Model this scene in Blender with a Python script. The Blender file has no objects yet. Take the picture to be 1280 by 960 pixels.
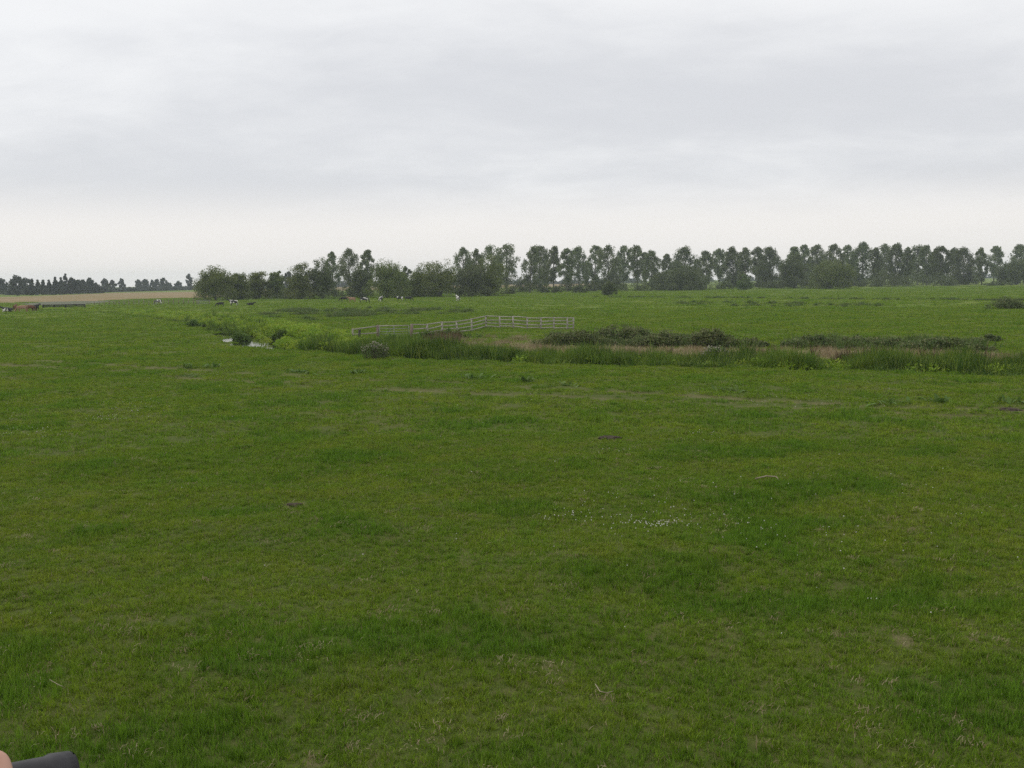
import bpy, bmesh, math, random
import numpy as np
from mathutils import Vector, Matrix

scene = bpy.context.scene
COL = scene.collection
R = math.radians

# ------------------------------------------------------------------ camera
F_PX = 1283.0            # focal length in pixels of the 1280 x 960 photograph
CAM_Z = 5.0
PITCH = math.atan(129.5 / F_PX)
ROLL = math.atan(15.0 / 1280.0)      # the horizon climbs to the right
cam_data = bpy.data.cameras.new("camera")
cam_data.sensor_width = 36.0
cam_data.lens = 36.0 * F_PX / 1280.0
cam_data.clip_start = 0.05
cam_data.clip_end = 12000.0
cam = bpy.data.objects.new("camera", cam_data)
COL.objects.link(cam)
CAM_ROT = Matrix.Rotation(R(90) - PITCH, 3, 'X') @ Matrix.Rotation(-ROLL, 3, 'Z')
cam.matrix_world = Matrix.Translation((0, 0, CAM_Z)) @ CAM_ROT.to_4x4()
scene.camera = cam

# ------------------------------------------------------------------ sky
SKY_SEED = 6.1
SUN_EL, SUN_AZ = R(48), R(-60)       # azimuth measured from +Y towards +X
world = bpy.data.worlds.new("World")
scene.world = world
world.use_nodes = True


class NT:
    """small helper for node trees"""
    def __init__(self, tree):
        self.t = tree
        self.t.nodes.clear()

    def n(self, kind, props=None, **inputs):
        nd = self.t.nodes.new(kind)
        for k, v in (props or {}).items():
            setattr(nd, k, v)
        for k, v in inputs.items():
            key = int(k[1:]) if k[0] == 'i' and k[1:].isdigit() else k.replace('_', ' ')
            self.set(nd, key, v)
        return nd

    def set(self, nd, key, v):
        s = nd.inputs[key]
        if isinstance(v, bpy.types.Node):
            v = v.outputs[0]
        if isinstance(v, bpy.types.NodeSocket):
            self.t.links.new(v, s)
        else:
            if s.type == 'RGBA' and len(v) == 3:
                v = (*v, 1.0)
            s.default_value = v

    def math(self, op, a, b=0.0, clamp=False):
        return self.n('ShaderNodeMath', {'operation': op, 'use_clamp': clamp}, i0=a, i1=b)

    def mix(self, f, a, b):
        m = self.n('ShaderNodeMix', {'data_type': 'RGBA'})
        self.set(m, 0, f)
        self.set(m, 6, a)
        self.set(m, 7, b)
        return m.outputs[2]

    def ramp(self, f, lo, hi):
        return self.n('ShaderNodeMapRange', {'interpolation_type': 'SMOOTHSTEP'}, i0=f, i1=lo, i2=hi).outputs[0]

    def noise(self, vec, scale, detail=3.0, rough=0.55, dist=0.0):
        return self.n('ShaderNodeTexNoise', {}, Vector=vec, Scale=scale, Detail=detail, Roughness=rough,
                      Distortion=dist).outputs[0]


def build_world():
    w = NT(world.node_tree)
    tc = w.n('ShaderNodeTexCoord')
    d = w.n('ShaderNodeVectorMath', {'operation': 'NORMALIZE'}, i0=tc.outputs['Generated'])
    sep = w.n('ShaderNodeSeparateXYZ', i0=d.outputs[0])
    z = w.math('MAXIMUM', sep.outputs[2], 0.0)
    den = w.math('ADD', z, 0.20)
    px = w.math('DIVIDE', sep.outputs[0], den)
    py = w.math('DIVIDE', sep.outputs[1], den)
    # an overcast deck seen in perspective: long rolls lying across the view, ragged streaks, fine break-up
    rolls = w.n('ShaderNodeCombineXYZ', i0=w.math('MULTIPLY', px, .30), i1=py, i2=SKY_SEED)
    plane = w.n('ShaderNodeCombineXYZ', i0=w.math('MULTIPLY', px, .75), i1=py, i2=SKY_SEED + 5.0)
    big = w.noise(rolls.outputs[0], 0.75, 2.0, 0.5, 0.4)
    mid = w.noise(plane.outputs[0], 1.7, 6.0, 0.55, 0.5)
    fine = w.noise(plane.outputs[0], 6.0, 7.0, 0.62, 0.4)
    s = w.math('ADD', w.math('MULTIPLY', big, 0.53), w.math('MULTIPLY', mid, 0.38))
    s = w.math('ADD', s, w.math('MULTIPLY', fine, 0.15))
    f = w.ramp(s, 0.39, 0.66)
    deck = w.mix(f, (0.735, 0.745, 0.775), (0.94, 0.944, 0.953))
    low = w.math('SUBTRACT', 1.0, w.ramp(z, 0.045, 0.10))
    lowf = w.math('MULTIPLY', low, 0.88)
    clouds = w.mix(lowf, deck, (0.96, 0.925, 0.895))
    sky = w.n('ShaderNodeTexSky', {'sky_type': 'NISHITA', 'sun_disc': False, 'sun_elevation': SUN_EL,
                                   'sun_rotation': SUN_AZ})
    clear = w.n('ShaderNodeBackground', Color=sky.outputs[0], Strength=0.1)
    over = w.n('ShaderNodeBackground', Color=clouds, Strength=1.0)
    mx = w.n('ShaderNodeMixShader', i0=0.94, i1=clear, i2=over)
    out = w.n('ShaderNodeOutputWorld', Surface=mx)


build_world()

sun_data = bpy.data.lights.new("sun", 'SUN')
sun_data.energy = 1.2
sun_data.angle = R(35)
sun_data.color = (1.0, 0.96, 0.9)
sun = bpy.data.objects.new("sun", sun_data)
COL.objects.link(sun)
sd = Vector((math.sin(SUN_AZ) * math.cos(SUN_EL), math.cos(SUN_AZ) * math.cos(SUN_EL), math.sin(SUN_EL)))
sun.rotation_euler = (-sd).to_track_quat('-Z', 'Y').to_euler()
sun.location = (-40, 20, 60)

scene.view_settings.view_transform = 'Standard'
scene.view_settings.look = 'None'
scene.view_settings.exposure = 0.0
scene.view_settings.gamma = 1.0
scene.view_settings.use_curve_mapping = False
scene.cycles.max_bounces = 6
scene.cycles.diffuse_bounces = 3
scene.cycles.transmission_bounces = 4
scene.cycles.volume_bounces = 1
scene.cycles.use_denoising = False

# ------------------------------------------------------------------ pixels and noise
CR = np.array(CAM_ROT)


def pix_dir(px, py):
    px = np.asarray(px, float)
    py = np.asarray(py, float)
    v = np.stack([(px - 640) / F_PX, -(py - 480) / F_PX, -np.ones_like(px)], -1)
    return v @ CR.T


def G(px, py, z=0.0):
    """ground point under a pixel of the 1280 x 960 photograph"""
    d = pix_dir(px, py)
    t = (z - CAM_Z) / d[..., 2]
    return np.stack([d[..., 0] * t, d[..., 1] * t], -1)


def hash2(ix, iy, seed):
    h = (ix.astype(np.int64) * 374761393 + iy.astype(np.int64) * 668265263 + seed * 974634377) & 0xFFFFFFFF
    h = ((h ^ (h >> 13)) * 1274126177) & 0xFFFFFFFF
    h = h ^ (h >> 16)
    return (h & 0xFFFFFF) / float(0xFFFFFF)


def vnoise(x, y, seed=0):
    ix, iy = np.floor(x), np.floor(y)
    fx, fy = x - ix, y - iy
    fx, fy = fx * fx * (3 - 2 * fx), fy * fy * (3 - 2 * fy)
    a, b = hash2(ix, iy, seed), hash2(ix + 1, iy, seed)
    c, d = hash2(ix, iy + 1, seed), hash2(ix + 1, iy + 1, seed)
    return (a * (1 - fx) + b * fx) * (1 - fy) + (c * (1 - fx) + d * fx) * fy


def fbm(x, y, seed=0, octaves=3):
    s, a, t = 0.0, 1.0, 0.0
    for k in range(octaves):
        s = s + a * vnoise(x * 2 ** k, y * 2 ** k, seed + k * 17)
        t += a
        a *= 0.5
    return s / t


def sstep(a, b, x):
    t = np.clip((x - a) / (b - a), 0, 1)
    return t * t * (3 - 2 * t)


def poly_dist(x, y, pts):
    """distance to a polyline and its fraction along it"""
    best = np.full(np.shape(x), 1e9)
    for (x0, y0), (x1, y1) in zip(pts[:-1], pts[1:]):
        dx, dy = x1 - x0, y1 - y0
        t = np.clip(((x - x0) * dx + (y - y0) * dy) / (dx * dx + dy * dy), 0, 1)
        best = np.minimum(best, np.hypot(x - x0 - t * dx, y - y0 - t * dy))
    return best


def in_poly(x, y, pts):
    c = np.zeros(np.shape(x), bool)
    n = len(pts)
    for i in range(n):
        x0, y0 = pts[i]
        x1, y1 = pts[(i + 1) % n]
        hit = ((y0 > y) != (y1 > y))
        xx = x0 + (y - y0) * (x1 - x0) / ((y1 - y0) if y1 != y0 else 1e-9)
        c ^= hit & (x < xx)
    return c


def pl(*pts):
    return [tuple(G(a, b)) for a, b in pts]


DITCH = pl((1750, 476), (1500, 470), (1280, 464), (1000, 456), (800, 453), (650, 449), (560, 446), (500, 441.5),
           (430, 436.5), (370, 432.5), (325, 426), (300, 416), (265, 407), (240, 401), (190, 394), (130, 389),
           (70, 386.5), (-100, 384.5))
RUT_A = pl((-300, 446), (0, 455.5), (130, 463), (245, 473), (400, 481), (620, 492), (900, 505), (1280, 519), (1600, 532))
RUT_B = pl((60, 452), (170, 459), (290, 464.5), (420, 472), (560, 479), (700, 486), (860, 494), (1040, 503),
           (1280, 511), (1600, 524))
STUBBLE = pl((-500, 386), (-60, 379.5), (60, 377), (125, 376), (170, 373.4), (250, 372.2), (420, 363.5), (560, 360.5),
             (720, 358.3), (790, 354.6), (700, 352.8), (420, 358.5), (245, 364.6), (150, 366), (120, 367.2), (40, 370.4),
             (-60, 372.3), (-500, 377))
GREYS = pl((40, 382.5), (110, 381), (150, 375.6), (120, 376), (60, 377), (20, 379.5))
STRAW = pl((640, 432), (720, 437), (860, 436), (1000, 438), (1120, 441), (1290, 446), (1500, 452), (1500, 462),
           (1290, 453), (1000, 449), (760, 446), (650, 441))
STRAW2 = pl((560, 427), (600, 423), (660, 422), (690, 430), (640, 436), (575, 437))
RUSH = [pl((325, 392), (370, 386), (430, 387), (470, 391), (465, 400), (400, 402), (340, 398)),
        pl((455, 386), (520, 384), (600, 386), (580, 392), (480, 394)),
        pl((800, 380), (900, 377), (1100, 381), (1100, 384), (900, 383))]
WEEDLINE = pl((740, 371.5), (870, 372.5), (1040, 373.8), (1180, 375), (1290, 376.5), (1500, 379))
BARE = [(367, 631, .34), (130, 840, .16), (56, 840, .15), (178, 781, .2), (250, 866, .1), (145, 706, .14), (1130, 806, .2),
        (545, 775, .14), (760, 551, .5), (862, 565, .35), (158, 648, .3), (730, 660, .12), (1216, 806, .18), (690, 838, .12),
        (757, 878, .14), (1050, 800, .18), (395, 950, .16), (640, 772, .18), (480, 812, .14), (900, 668, .2), (1180, 712, .25)]
BARE = [(*G(a, b), r) for a, b, r in BARE]


POOL = G(338, 429)


def height(x, y):
    x = np.asarray(x, float)
    y = np.asarray(y, float)
    r = np.hypot(x, y)
    z = 0.13 * (fbm(x / 13, y / 13, 3, 2) - .5) + 0.22 * (fbm(x / 2.6, y / 2.6, 5, 2) - .5)
    z = z + 0.06 * (fbm(x / 0.8, y / 0.8, 9, 2) - .5) * (1 - sstep(30, 60, r))
    z = z * (1 - 0.7 * sstep(150, 500, r))
    # the flood bank the photographer stands on
    front = np.clip((8.5 - y) / 7.0, 0, 1)
    back = np.clip((y + 12.0) / 7.0, 0, 1)
    t = np.minimum(front, back)
    z = z * (1 - 0.6 * (t > 0)) + 3.4 * t
    # ditch
    d = poly_dist(x, y, DITCH)
    d = d + 0.5 * (vnoise(x / 1.9, y / 1.9, 21) - .5)
    d = d - 1.4 * np.exp(-((x - POOL[0]) ** 2 + (y - POOL[1]) ** 2) / 34.0)
    z = z - 0.95 * (1 - sstep(1.5, 3.1, d))
    # ruts
    ru = np.minimum(poly_dist(x, y, RUT_A), poly_dist(x, y, RUT_B))
    z = z - 0.07 * (1 - sstep(0.15, 0.7, ru))
    return z


def H(x, y):
    return float(height(np.array([x]), np.array([y]))[0])


# ------------------------------------------------------------------ object helpers
def tag(o, label=None, cat=None, group=None, kind=None):
    if label:
        o["label"] = label
    if cat:
        o["category"] = cat
    if group:
        o["group"] = group
    if kind:
        o["kind"] = kind
    return o


def mesh_np(name, v, faces=None, quads=None, tris=None, attrs=None, smooth=False):
    me = bpy.data.meshes.new(name)
    v = np.asarray(v, np.float32)
    me.vertices.add(len(v))
    me.vertices.foreach_set('co', v.ravel())
    loops, starts, totals = [], [], []
    n = 0
    for arr, k in ((quads, 4), (tris, 3)):
        if arr is None or len(arr) == 0:
            continue
        arr = np.asarray(arr, np.int32)
        loops.append(arr.ravel())
        starts.append(np.arange(len(arr)) * k + n)
        n += arr.size
    lo = np.concatenate(loops).astype(np.int32)
    st = np.concatenate(starts).astype(np.int32)
    me.loops.add(len(lo))
    me.loops.foreach_set('vertex_index', lo)
    me.polygons.add(len(st))
    me.polygons.foreach_set('loop_start', st)
    if smooth:
        me.polygons.foreach_set('use_smooth', np.ones(len(st), bool))
    me.update(calc_edges=True)
    for k, a in (attrs or {}).items():
        at = me.attributes.new(k, 'FLOAT', 'POINT')
        at.data.foreach_set('value', np.asarray(a, np.float32))
    return me


def obj(name, me, mat=None, parent=None):
    o = bpy.data.objects.new(name, me)
    COL.objects.link(o)
    if mat and me is not None and not me.materials:
        me.materials.append(mat)
    if parent:
        o.parent = parent
    return o


def empty(name, loc, rz=0.0, scale=None):
    o = bpy.data.objects.new(name, None)
    o.empty_display_size = 0.3
    COL.objects.link(o)
    o.location = loc
    o.rotation_euler = (0, 0, rz)
    if scale:
        o.scale = scale
    return o


class MB:
    """collects tubes and boxes into one mesh"""
    def __init__(self):
        self.v, self.q, self.t = [], [], []

    def tube(self, pts, radii, n=6, cap=True):
        pts = [Vector(p) for p in pts]
        base = len(self.v)
        for i, p in enumerate(pts):
            a = pts[max(i - 1, 0)]
            b = pts[min(i + 1, len(pts) - 1)]
            d = (b - a).normalized()
            u = d.orthogonal().normalized() if abs(d.z) > .9 else d.cross(Vector((0, 0, 1))).normalized()
            w = d.cross(u)
            for k in range(n):
                an = 2 * math.pi * k / n
                self.v.append(tuple(p + (u * math.cos(an) + w * math.sin(an)) * radii[i]))
        for i in range(len(pts) - 1):
            for k in range(n):
                k2 = (k + 1) % n
                self.q.append((base + i * n + k, base + i * n + k2, base + (i + 1) * n + k2, base + (i + 1) * n + k))
        if cap:
            for i in (0, len(pts) - 1):
                c = len(self.v)
                self.v.append(tuple(pts[i]))
                for k in range(n):
                    k2 = (k + 1) % n
                    tri = (base + i * n + k, base + i * n + k2, c)
                    self.t.append(tri if i else tri[::-1])
        return self

    def bar(self, a, b, w, h, up=(0, 0, 1)):
        """box beam from a to b, w wide, h high"""
        a, b = Vector(a), Vector(b)
        d = (b - a).normalized()
        s = d.cross(Vector(up)).normalized()
        u = s.cross(d).normalized()
        base = len(self.v)
        for p in (a, b):
            for i, j in ((-1, -1), (1, -1), (1, 1), (-1, 1)):
                self.v.append(tuple(p + s * (i * w / 2) + u * (j * h / 2)))
        for f in ((3, 2, 1, 0), (4, 5, 6, 7), (0, 1, 5, 4), (1, 2, 6, 5), (2, 3, 7, 6), (3, 0, 4, 7)):
            self.q.append(tuple(base + k for k in f))
        return self

    def mesh(self, name, smooth=False):
        return mesh_np(name, self.v, quads=self.q, tris=self.t, smooth=smooth)


# ------------------------------------------------------------------ materials
def new_mat(name):
    m = bpy.data.materials.new(name)
    m.use_nodes = True
    return m, NT(m.node_tree)


def pos(nt):
    return nt.n('ShaderNodeNewGeometry').outputs['Position']


def attr(nt, name, kind='GEOMETRY'):
    return nt.n('ShaderNodeAttribute', {'attribute_name': name, 'attribute_type': kind}).outputs['Fac']


def objrand(nt):
    return nt.n('ShaderNodeObjectInfo').outputs['Random']


def leafy(nt, col, transl=0.25, rough=0.6, spec=0.25):
    """thin leaf: glossy-ish diffuse with some light coming through"""
    b = nt.n('ShaderNodeBsdfPrincipled', i0=col, Roughness=rough)
    b.inputs['Specular IOR Level'].default_value = spec
    t = nt.n('ShaderNodeBsdfTranslucent', Color=col)
    m = nt.n('ShaderNodeMixShader', i0=transl, i1=b, i2=t)
    nt.n('ShaderNodeOutputMaterial', Surface=m)


def hsv(nt, col, h=0.5, s=1.0, v=1.0):
    return nt.n('ShaderNodeHueSaturation', {}, Hue=h, Saturation=s, Value=v, Color=col).outputs[0]


def mat_grass():
    m, nt = new_mat("grass_blades")
    p = pos(nt)
    tint = attr(nt, 'tint')
    lush = attr(nt, 'lush', 'INSTANCER')
    n1 = nt.ramp(nt.noise(p, 0.16, 3, .6), .36, .64)
    n2 = nt.ramp(nt.noise(p, 0.9, 3, .6), .35, .65)
    a = nt.mix(n1, (0.138, 0.25, 0.015), (0.20, 0.285, 0.022))
    a = nt.mix(nt.math('MULTIPLY', n2, .6), a, (0.118, 0.245, 0.016))
    a = nt.mix(nt.math('MULTIPLY', lush, .55), a, (0.088, 0.215, 0.020))
    a = nt.mix(nt.ramp(tint, .0, .9), hsv(nt, a, .5, 1, .5), hsv(nt, a, .487, 1.0, 1.42))
    dry = nt.math('GREATER_THAN', tint, nt.math('ADD', .94, nt.math('MULTIPLY', lush, .05)))
    a = nt.mix(dry, a, (0.30, 0.26, 0.12))
    leafy(nt, a, .3, .6, .12)
    return m


def mat_ground():
    m, nt = new_mat("pasture_ground")
    p = pos(nt)
    g1 = nt.ramp(nt.noise(p, 0.05, 4, .6), .36, .64)
    g2 = nt.ramp(nt.noise(p, 0.45, 4, .65), .33, .67)
    g3 = nt.noise(p, 3.5, 4, .7)
    a = nt.mix(g1, (0.125, 0.19, 0.026), (0.19, 0.228, 0.045))
    a = nt.mix(nt.math('MULTIPLY', g2, .55), a, (0.105, 0.165, 0.024))
    a = nt.mix(nt.math('MULTIPLY', nt.ramp(g3, .45, .75), .45), a, (0.13, 0.125, 0.045))
    a = nt.mix(nt.math('MULTIPLY', attr(nt, 'thatch_shade'), .55), a, nt.mix(nt.ramp(g3, .35, .65), (0.040, 0.048, 0.014), (0.085, 0.072, 0.034)))  # brown thatch, with the shade between near blades painted into the colour
    # rough dark rushes in the far pasture
    a = nt.mix(nt.math('MULTIPLY', attr(nt, 'rush'), .4), a, (0.075, 0.105, 0.03))
    # dry pale strip on the far side of the ditch
    sn = nt.noise(p, 1.4, 4, .65)
    a = nt.mix(nt.math('MULTIPLY', attr(nt, 'straw'), nt.ramp(sn, .2, .5)), a, (0.33, 0.30, 0.145))
    # harvested field
    st = nt.n('ShaderNodeTexWave', {'wave_type': 'BANDS', 'bands_direction': 'X'}, Vector=p, Scale=.05, Distortion=6.0,
              Detail=3.0).outputs['Fac']
    sb = nt.mix(nt.ramp(nt.noise(p, .022, 3, .6), .35, .65), (0.235, 0.185, 0.085), (0.31, 0.215, 0.125))
    sb = nt.mix(nt.math('MULTIPLY', st, .35), sb, (0.20, 0.185, 0.085))
    a = nt.mix(attr(nt, 'stubble'), a, sb)
    gr = nt.mix(g2, (0.115, 0.125, 0.075), (0.16, 0.165, 0.115))
    a = nt.mix(attr(nt, 'grey'), a, gr)
    # trodden soil
    sc = nt.mix(g3, (0.12, 0.115, 0.045), (0.20, 0.18, 0.085))
    a = nt.mix(attr(nt, 'soil'), a, sc)
    b = nt.n('ShaderNodeBsdfPrincipled', i0=a, Roughness=.95)
    b.inputs['Specular IOR Level'].default_value = .1
    hgt = nt.math('ADD', nt.noise(p, 9.0, 5, .7), nt.math('MULTIPLY', nt.noise(p, 1.1, 4, .6), 2.0))
    bump = nt.n('ShaderNodeBump', {}, Strength=.8, Distance=.12, Height=hgt)
    nt.set(b, 'Normal', bump)
    nt.n('ShaderNodeOutputMaterial', Surface=b)
    return m


def mat_leaf(name, c0, c1, c2, transl=.22, scale=.35, var=.25):
    """foliage: three tones by clump noise, leaf tint and individual"""
    m, nt = new_mat(name)
    p = pos(nt)
    tint = attr(nt, 'tint')
    n = nt.ramp(nt.noise(p, scale, 2, .5), .35, .65)
    a = nt.mix(n, c0, c1)
    a = nt.mix(nt.ramp(tint, .55, 1.0), a, c2)
    r = objrand(nt)
    a = hsv(nt, a, nt.math('ADD', .5 - .012, nt.math('MULTIPLY', r, .024)), 1.0,
            nt.math('ADD', 1 - var / 2, nt.math('MULTIPLY', r, var)))
    leafy(nt, a, transl, .6, .2)
    return m


def mat_plain(name, c0, c1, scale=8.0, rough=.8, bump=.3, dist=.01, spec=.3, stretch=None):
    m, nt = new_mat(name)
    tc = nt.n('ShaderNodeTexCoord').outputs['Object']
    if stretch:
        tc = nt.n('ShaderNodeMapping', {}, Vector=tc, Scale=stretch).outputs[0]
    n = nt.noise(tc, scale, 4, .65)
    a = nt.mix(nt.ramp(n, .3, .7), c0, c1)
    b = nt.n('ShaderNodeBsdfPrincipled', i0=a, Roughness=rough)
    b.inputs['Specular IOR Level'].default_value = spec
    if bump:
        bp = nt.n('ShaderNodeBump', {}, Strength=bump, Distance=dist, Height=n)
        nt.set(b, 'Normal', bp)
    nt.n('ShaderNodeOutputMaterial', Surface=b)
    return m


def mat_pied(name, thr, dark=(0.012, 0.011, 0.011), pale=(0.72, 0.69, 0.64)):
    """black and white hide in large patches"""
    m, nt = new_mat(name)
    tc = nt.n('ShaderNodeTexCoord').outputs['Object']
    r = nt.math('MULTIPLY', objrand(nt), 40.0)
    v = nt.n('ShaderNodeVectorMath', {'operation': 'ADD'}, i0=tc, i1=nt.n('ShaderNodeCombineXYZ', i0=r, i1=r, i2=0.0))
    n = nt.noise(v.outputs[0], 1.5, 2, .45)
    a = nt.mix(nt.ramp(n, thr - .012, thr + .012), dark, pale)
    b = nt.n('ShaderNodeBsdfPrincipled', i0=a, Roughness=.75)
    nt.n('ShaderNodeOutputMaterial', Surface=b)
    return m


def mat_water():
    m, nt = new_mat("ditch_water")
    p = pos(nt)
    b = nt.n('ShaderNodeBsdfPrincipled', i0=(0.02, 0.022, 0.014), Roughness=.04)
    b.inputs['IOR'].default_value = 1.33
    bp = nt.n('ShaderNodeBump', {}, Strength=.15, Distance=.02, Height=nt.noise(p, 5.0, 2, .5))
    nt.set(b, 'Normal', bp)
    nt.n('ShaderNodeOutputMaterial', Surface=b)
    return m


M = dict(
    grass=mat_grass(), ground=mat_ground(), water=mat_water(),
    reed=mat_leaf("reed_blades", (0.045, 0.095, 0.012), (0.105, 0.185, 0.018), (0.23, 0.30, 0.045), .3, .22, 0),
    bright=mat_leaf("waterside_leaves", (0.17, 0.29, 0.016), (0.27, 0.38, 0.026), (0.33, 0.42, 0.06), .35, .3, 0),
    straw=mat_leaf("dry_grass", (0.24, 0.185, 0.10), (0.42, 0.36, 0.22), (0.22, 0.14, 0.085), .2, .6, 0),
    poplar=mat_leaf("poplar_leaves", (0.115, 0.15, 0.06), (0.16, 0.195, 0.085), (0.23, 0.26, 0.14), .25, .35, .3),
    willow=mat_leaf("willow_leaves", (0.085, 0.125, 0.026), (0.145, 0.185, 0.038), (0.215, 0.24, 0.06), .25, .3, .25),
    darktree=mat_leaf("dark_tree_leaves", (0.08, 0.112, 0.036), (0.115, 0.145, 0.05), (0.16, 0.185, 0.08), .2, .35, .3),
    farleaf=mat_leaf("far_tree_leaves", (0.040, 0.056, 0.038), (0.06, 0.075, 0.05), (0.08, 0.10, 0.065), .15, .1, .3),
    bramble=mat_leaf("bramble_leaves", (0.095, 0.14, 0.04), (0.145, 0.185, 0.055), (0.20, 0.19, 0.095), .2, .9, .2),
    weed=mat_leaf("weed_leaves", (0.085, 0.15, 0.025), (0.115, 0.19, 0.035), (0.16, 0.24, 0.05), .3, 1.2, .2),
    rush=mat_leaf("rush_blades", (0.085, 0.14, 0.03), (0.11, 0.165, 0.04), (0.17, 0.18, 0.07), .2, .3, .2),
    brownweed=mat_leaf("brown_seed_weeds", (0.11, 0.075, 0.04), (0.15, 0.10, 0.055), (0.19, 0.15, 0.09), .2, 1.0, .2),
    fluff=mat_plain("thistle_down", (0.32, 0.28, 0.23), (0.46, 0.42, 0.36), 30, .9, 0),
    bark=mat_plain("tree_bark", (0.11, 0.10, 0.085), (0.20, 0.185, 0.155), 6, .9, .5, .03, stretch=(1, 1, .25)),
    stem=mat_plain("bush_stems", (0.07, 0.055, 0.04), (0.12, 0.10, 0.07), 9, .9, .3),
    wood=mat_plain("weathered_timber", (0.28, 0.255, 0.215), (0.42, 0.39, 0.335), 7, .85, .4, .006, stretch=(1, 1, .4)),
    oldwood=mat_plain("brown_timber", (0.16, 0.12, 0.095), (0.26, 0.20, 0.165), 7, .9, .4, .006, stretch=(1, 1, .4)),
    darkwood=mat_plain("tarred_timber", (0.03, 0.028, 0.026), (0.06, 0.055, 0.05), 5, .8, .3),
    metal=mat_plain("galvanised_steel", (0.22, 0.235, 0.22), (0.30, 0.32, 0.30), 20, .55, .1, .002),
    pied=mat_pied("black_white_hide", .52), pied_dark=mat_pied("mostly_black_hide", .60),
    black=mat_plain("black_hide", (0.011, 0.01, 0.01), (0.022, 0.02, 0.018), 4, .7, 0),
    red=mat_plain("red_brown_hide", (0.115, 0.045, 0.024), (0.17, 0.068, 0.035), 3, .75, 0),
    fawn=mat_plain("fawn_hide", (0.27, 0.15, 0.095), (0.36, 0.21, 0.14), 3, .75, 0),
    flower=mat_plain("clover_heads", (0.48, 0.47, 0.40), (0.62, 0.61, 0.54), 60, .8, 0),
    soil=mat_plain("crumbly_soil", (0.035, 0.026, 0.018), (0.075, 0.055, 0.038), 18, .95, .8, .02),
    twig=mat_plain("bleached_twig", (0.25, 0.20, 0.14), (0.37, 0.31, 0.23), 14, .9, .3, .004),
)

# ------------------------------------------------------------------ ground
def build_ground():
    fine = np.linspace(R(-40), R(40), 520)
    rest = np.linspace(R(40), R(320), 72)[1:-1]
    th = np.concatenate([fine, rest])
    rad = [0.4]
    while rad[-1] < 2600:
        rad.append(rad[-1] * (1.0085 if 8 < rad[-1] < 500 else 1.03) + .01)
    rad = np.array(rad)
    T, RR = np.meshgrid(th, rad)
    x, y = RR * np.sin(T), RR * np.cos(T)
    nr, na = x.shape
    xf, yf = x.ravel(), y.ravel()
    z = height(xf, yf)
    v = np.stack([xf, yf, z], -1)
    v = np.vstack([v, [[0, 0, H(0, 0)]]])
    i = np.arange(nr - 1)[:, None]
    j = np.arange(na)[None, :]
    j2 = (j + 1) % na
    q = np.stack([i * na + j, i * na + j2, (i + 1) * na + j2, (i + 1) * na + j], -1).reshape(-1, 4)[:, ::-1]
    jj = np.arange(na)
    c = np.stack([jj, (jj + 1) % na, np.full(na, nr * na)], -1)
    soil = np.zeros(len(xf))
    near = np.hypot(xf, yf) < 130
    for k, rut in enumerate((RUT_A, RUT_B)):
        d = poly_dist(xf, yf, rut)
        brk = .25 + .75 * sstep(.36, .52, fbm(xf / 5, yf / 5, 40 + k, 2))
        soil = np.maximum(soil, .8 * (1 - sstep(.15, .5, d)) * brk)
    for bx, by, br in BARE:
        d = np.hypot(xf - bx, (yf - by)) / br + .7 * (vnoise(xf / .12, yf / .12, 77) - .5)
        soil = np.maximum(soil, 1 - sstep(.6, 1.1, d))
    dd = poly_dist(xf, yf, DITCH)
    soil = np.maximum(soil, .75 * (1 - sstep(1.2, 2.2, dd)))
    def soft(p, jitter=1.5):
        jx = jitter * (vnoise(xf / 2.5, yf / 2.5, 5) - .5) * 2
        jy = jitter * 4 * (vnoise(xf / 3.5, yf / 3.5, 8) - .5)
        return in_poly(xf + jx, yf + jy, p).astype(float)
    straw = np.maximum(soft(STRAW, .5), .45 * soft(STRAW2, 1.2))
    rush = np.max([soft(p, 1.5) for p in RUSH], 0)
    rush = np.maximum(rush * sstep(.35, .6, fbm(xf / 3, yf / 3, 31, 2)),
                      1.0 * (1 - sstep(1.0, 3.5, poly_dist(xf, yf, WEEDLINE))))
    at = dict(thatch_shade=1 - sstep(60, 190, np.hypot(xf, yf)), soil=soil, straw=straw, rush=rush, stubble=soft(STUBBLE, 3), grey=soft(GREYS, 1))  # thatch tone and its painted-in blade shade fade out with distance
    at = {k: np.append(a, 0) for k, a in at.items()}
    me = mesh_np("ground", v, quads=q, tris=c, attrs=at, smooth=True)
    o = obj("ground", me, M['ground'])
    tag(o, "wide flat green pasture with a tan harvested field beyond", kind='structure')


build_ground()


def build_water():
    pts = np.array(DITCH)
    dense = []
    for a, b in zip(pts[:-1], pts[1:]):
        for t in np.linspace(0, 1, 12, endpoint=False):
            dense.append(a * (1 - t) + b * t)
    dense = np.array(dense + [pts[-1]])
    tang = np.gradient(dense, axis=0)
    tang /= np.linalg.norm(tang, axis=1)[:, None]
    nrm = np.stack([-tang[:, 1], tang[:, 0]], -1)
    w = 3.9
    l, r = dense + nrm * w, dense - nrm * w
    n = len(dense)
    v = np.vstack([np.c_[l, np.full(n, -.40)], np.c_[r, np.full(n, -.40)]])
    i = np.arange(n - 1)
    q = np.stack([i, i + n, i + n + 1, i + 1], -1)
    me = mesh_np("ditch_water", v, quads=q)
    if me.polygons[0].normal.z < 0:
        me.flip_normals()
    o = obj("ditch_water", me, M['water'])
    tag(o, "still water in the drainage ditch", kind='structure')


build_water()

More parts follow.
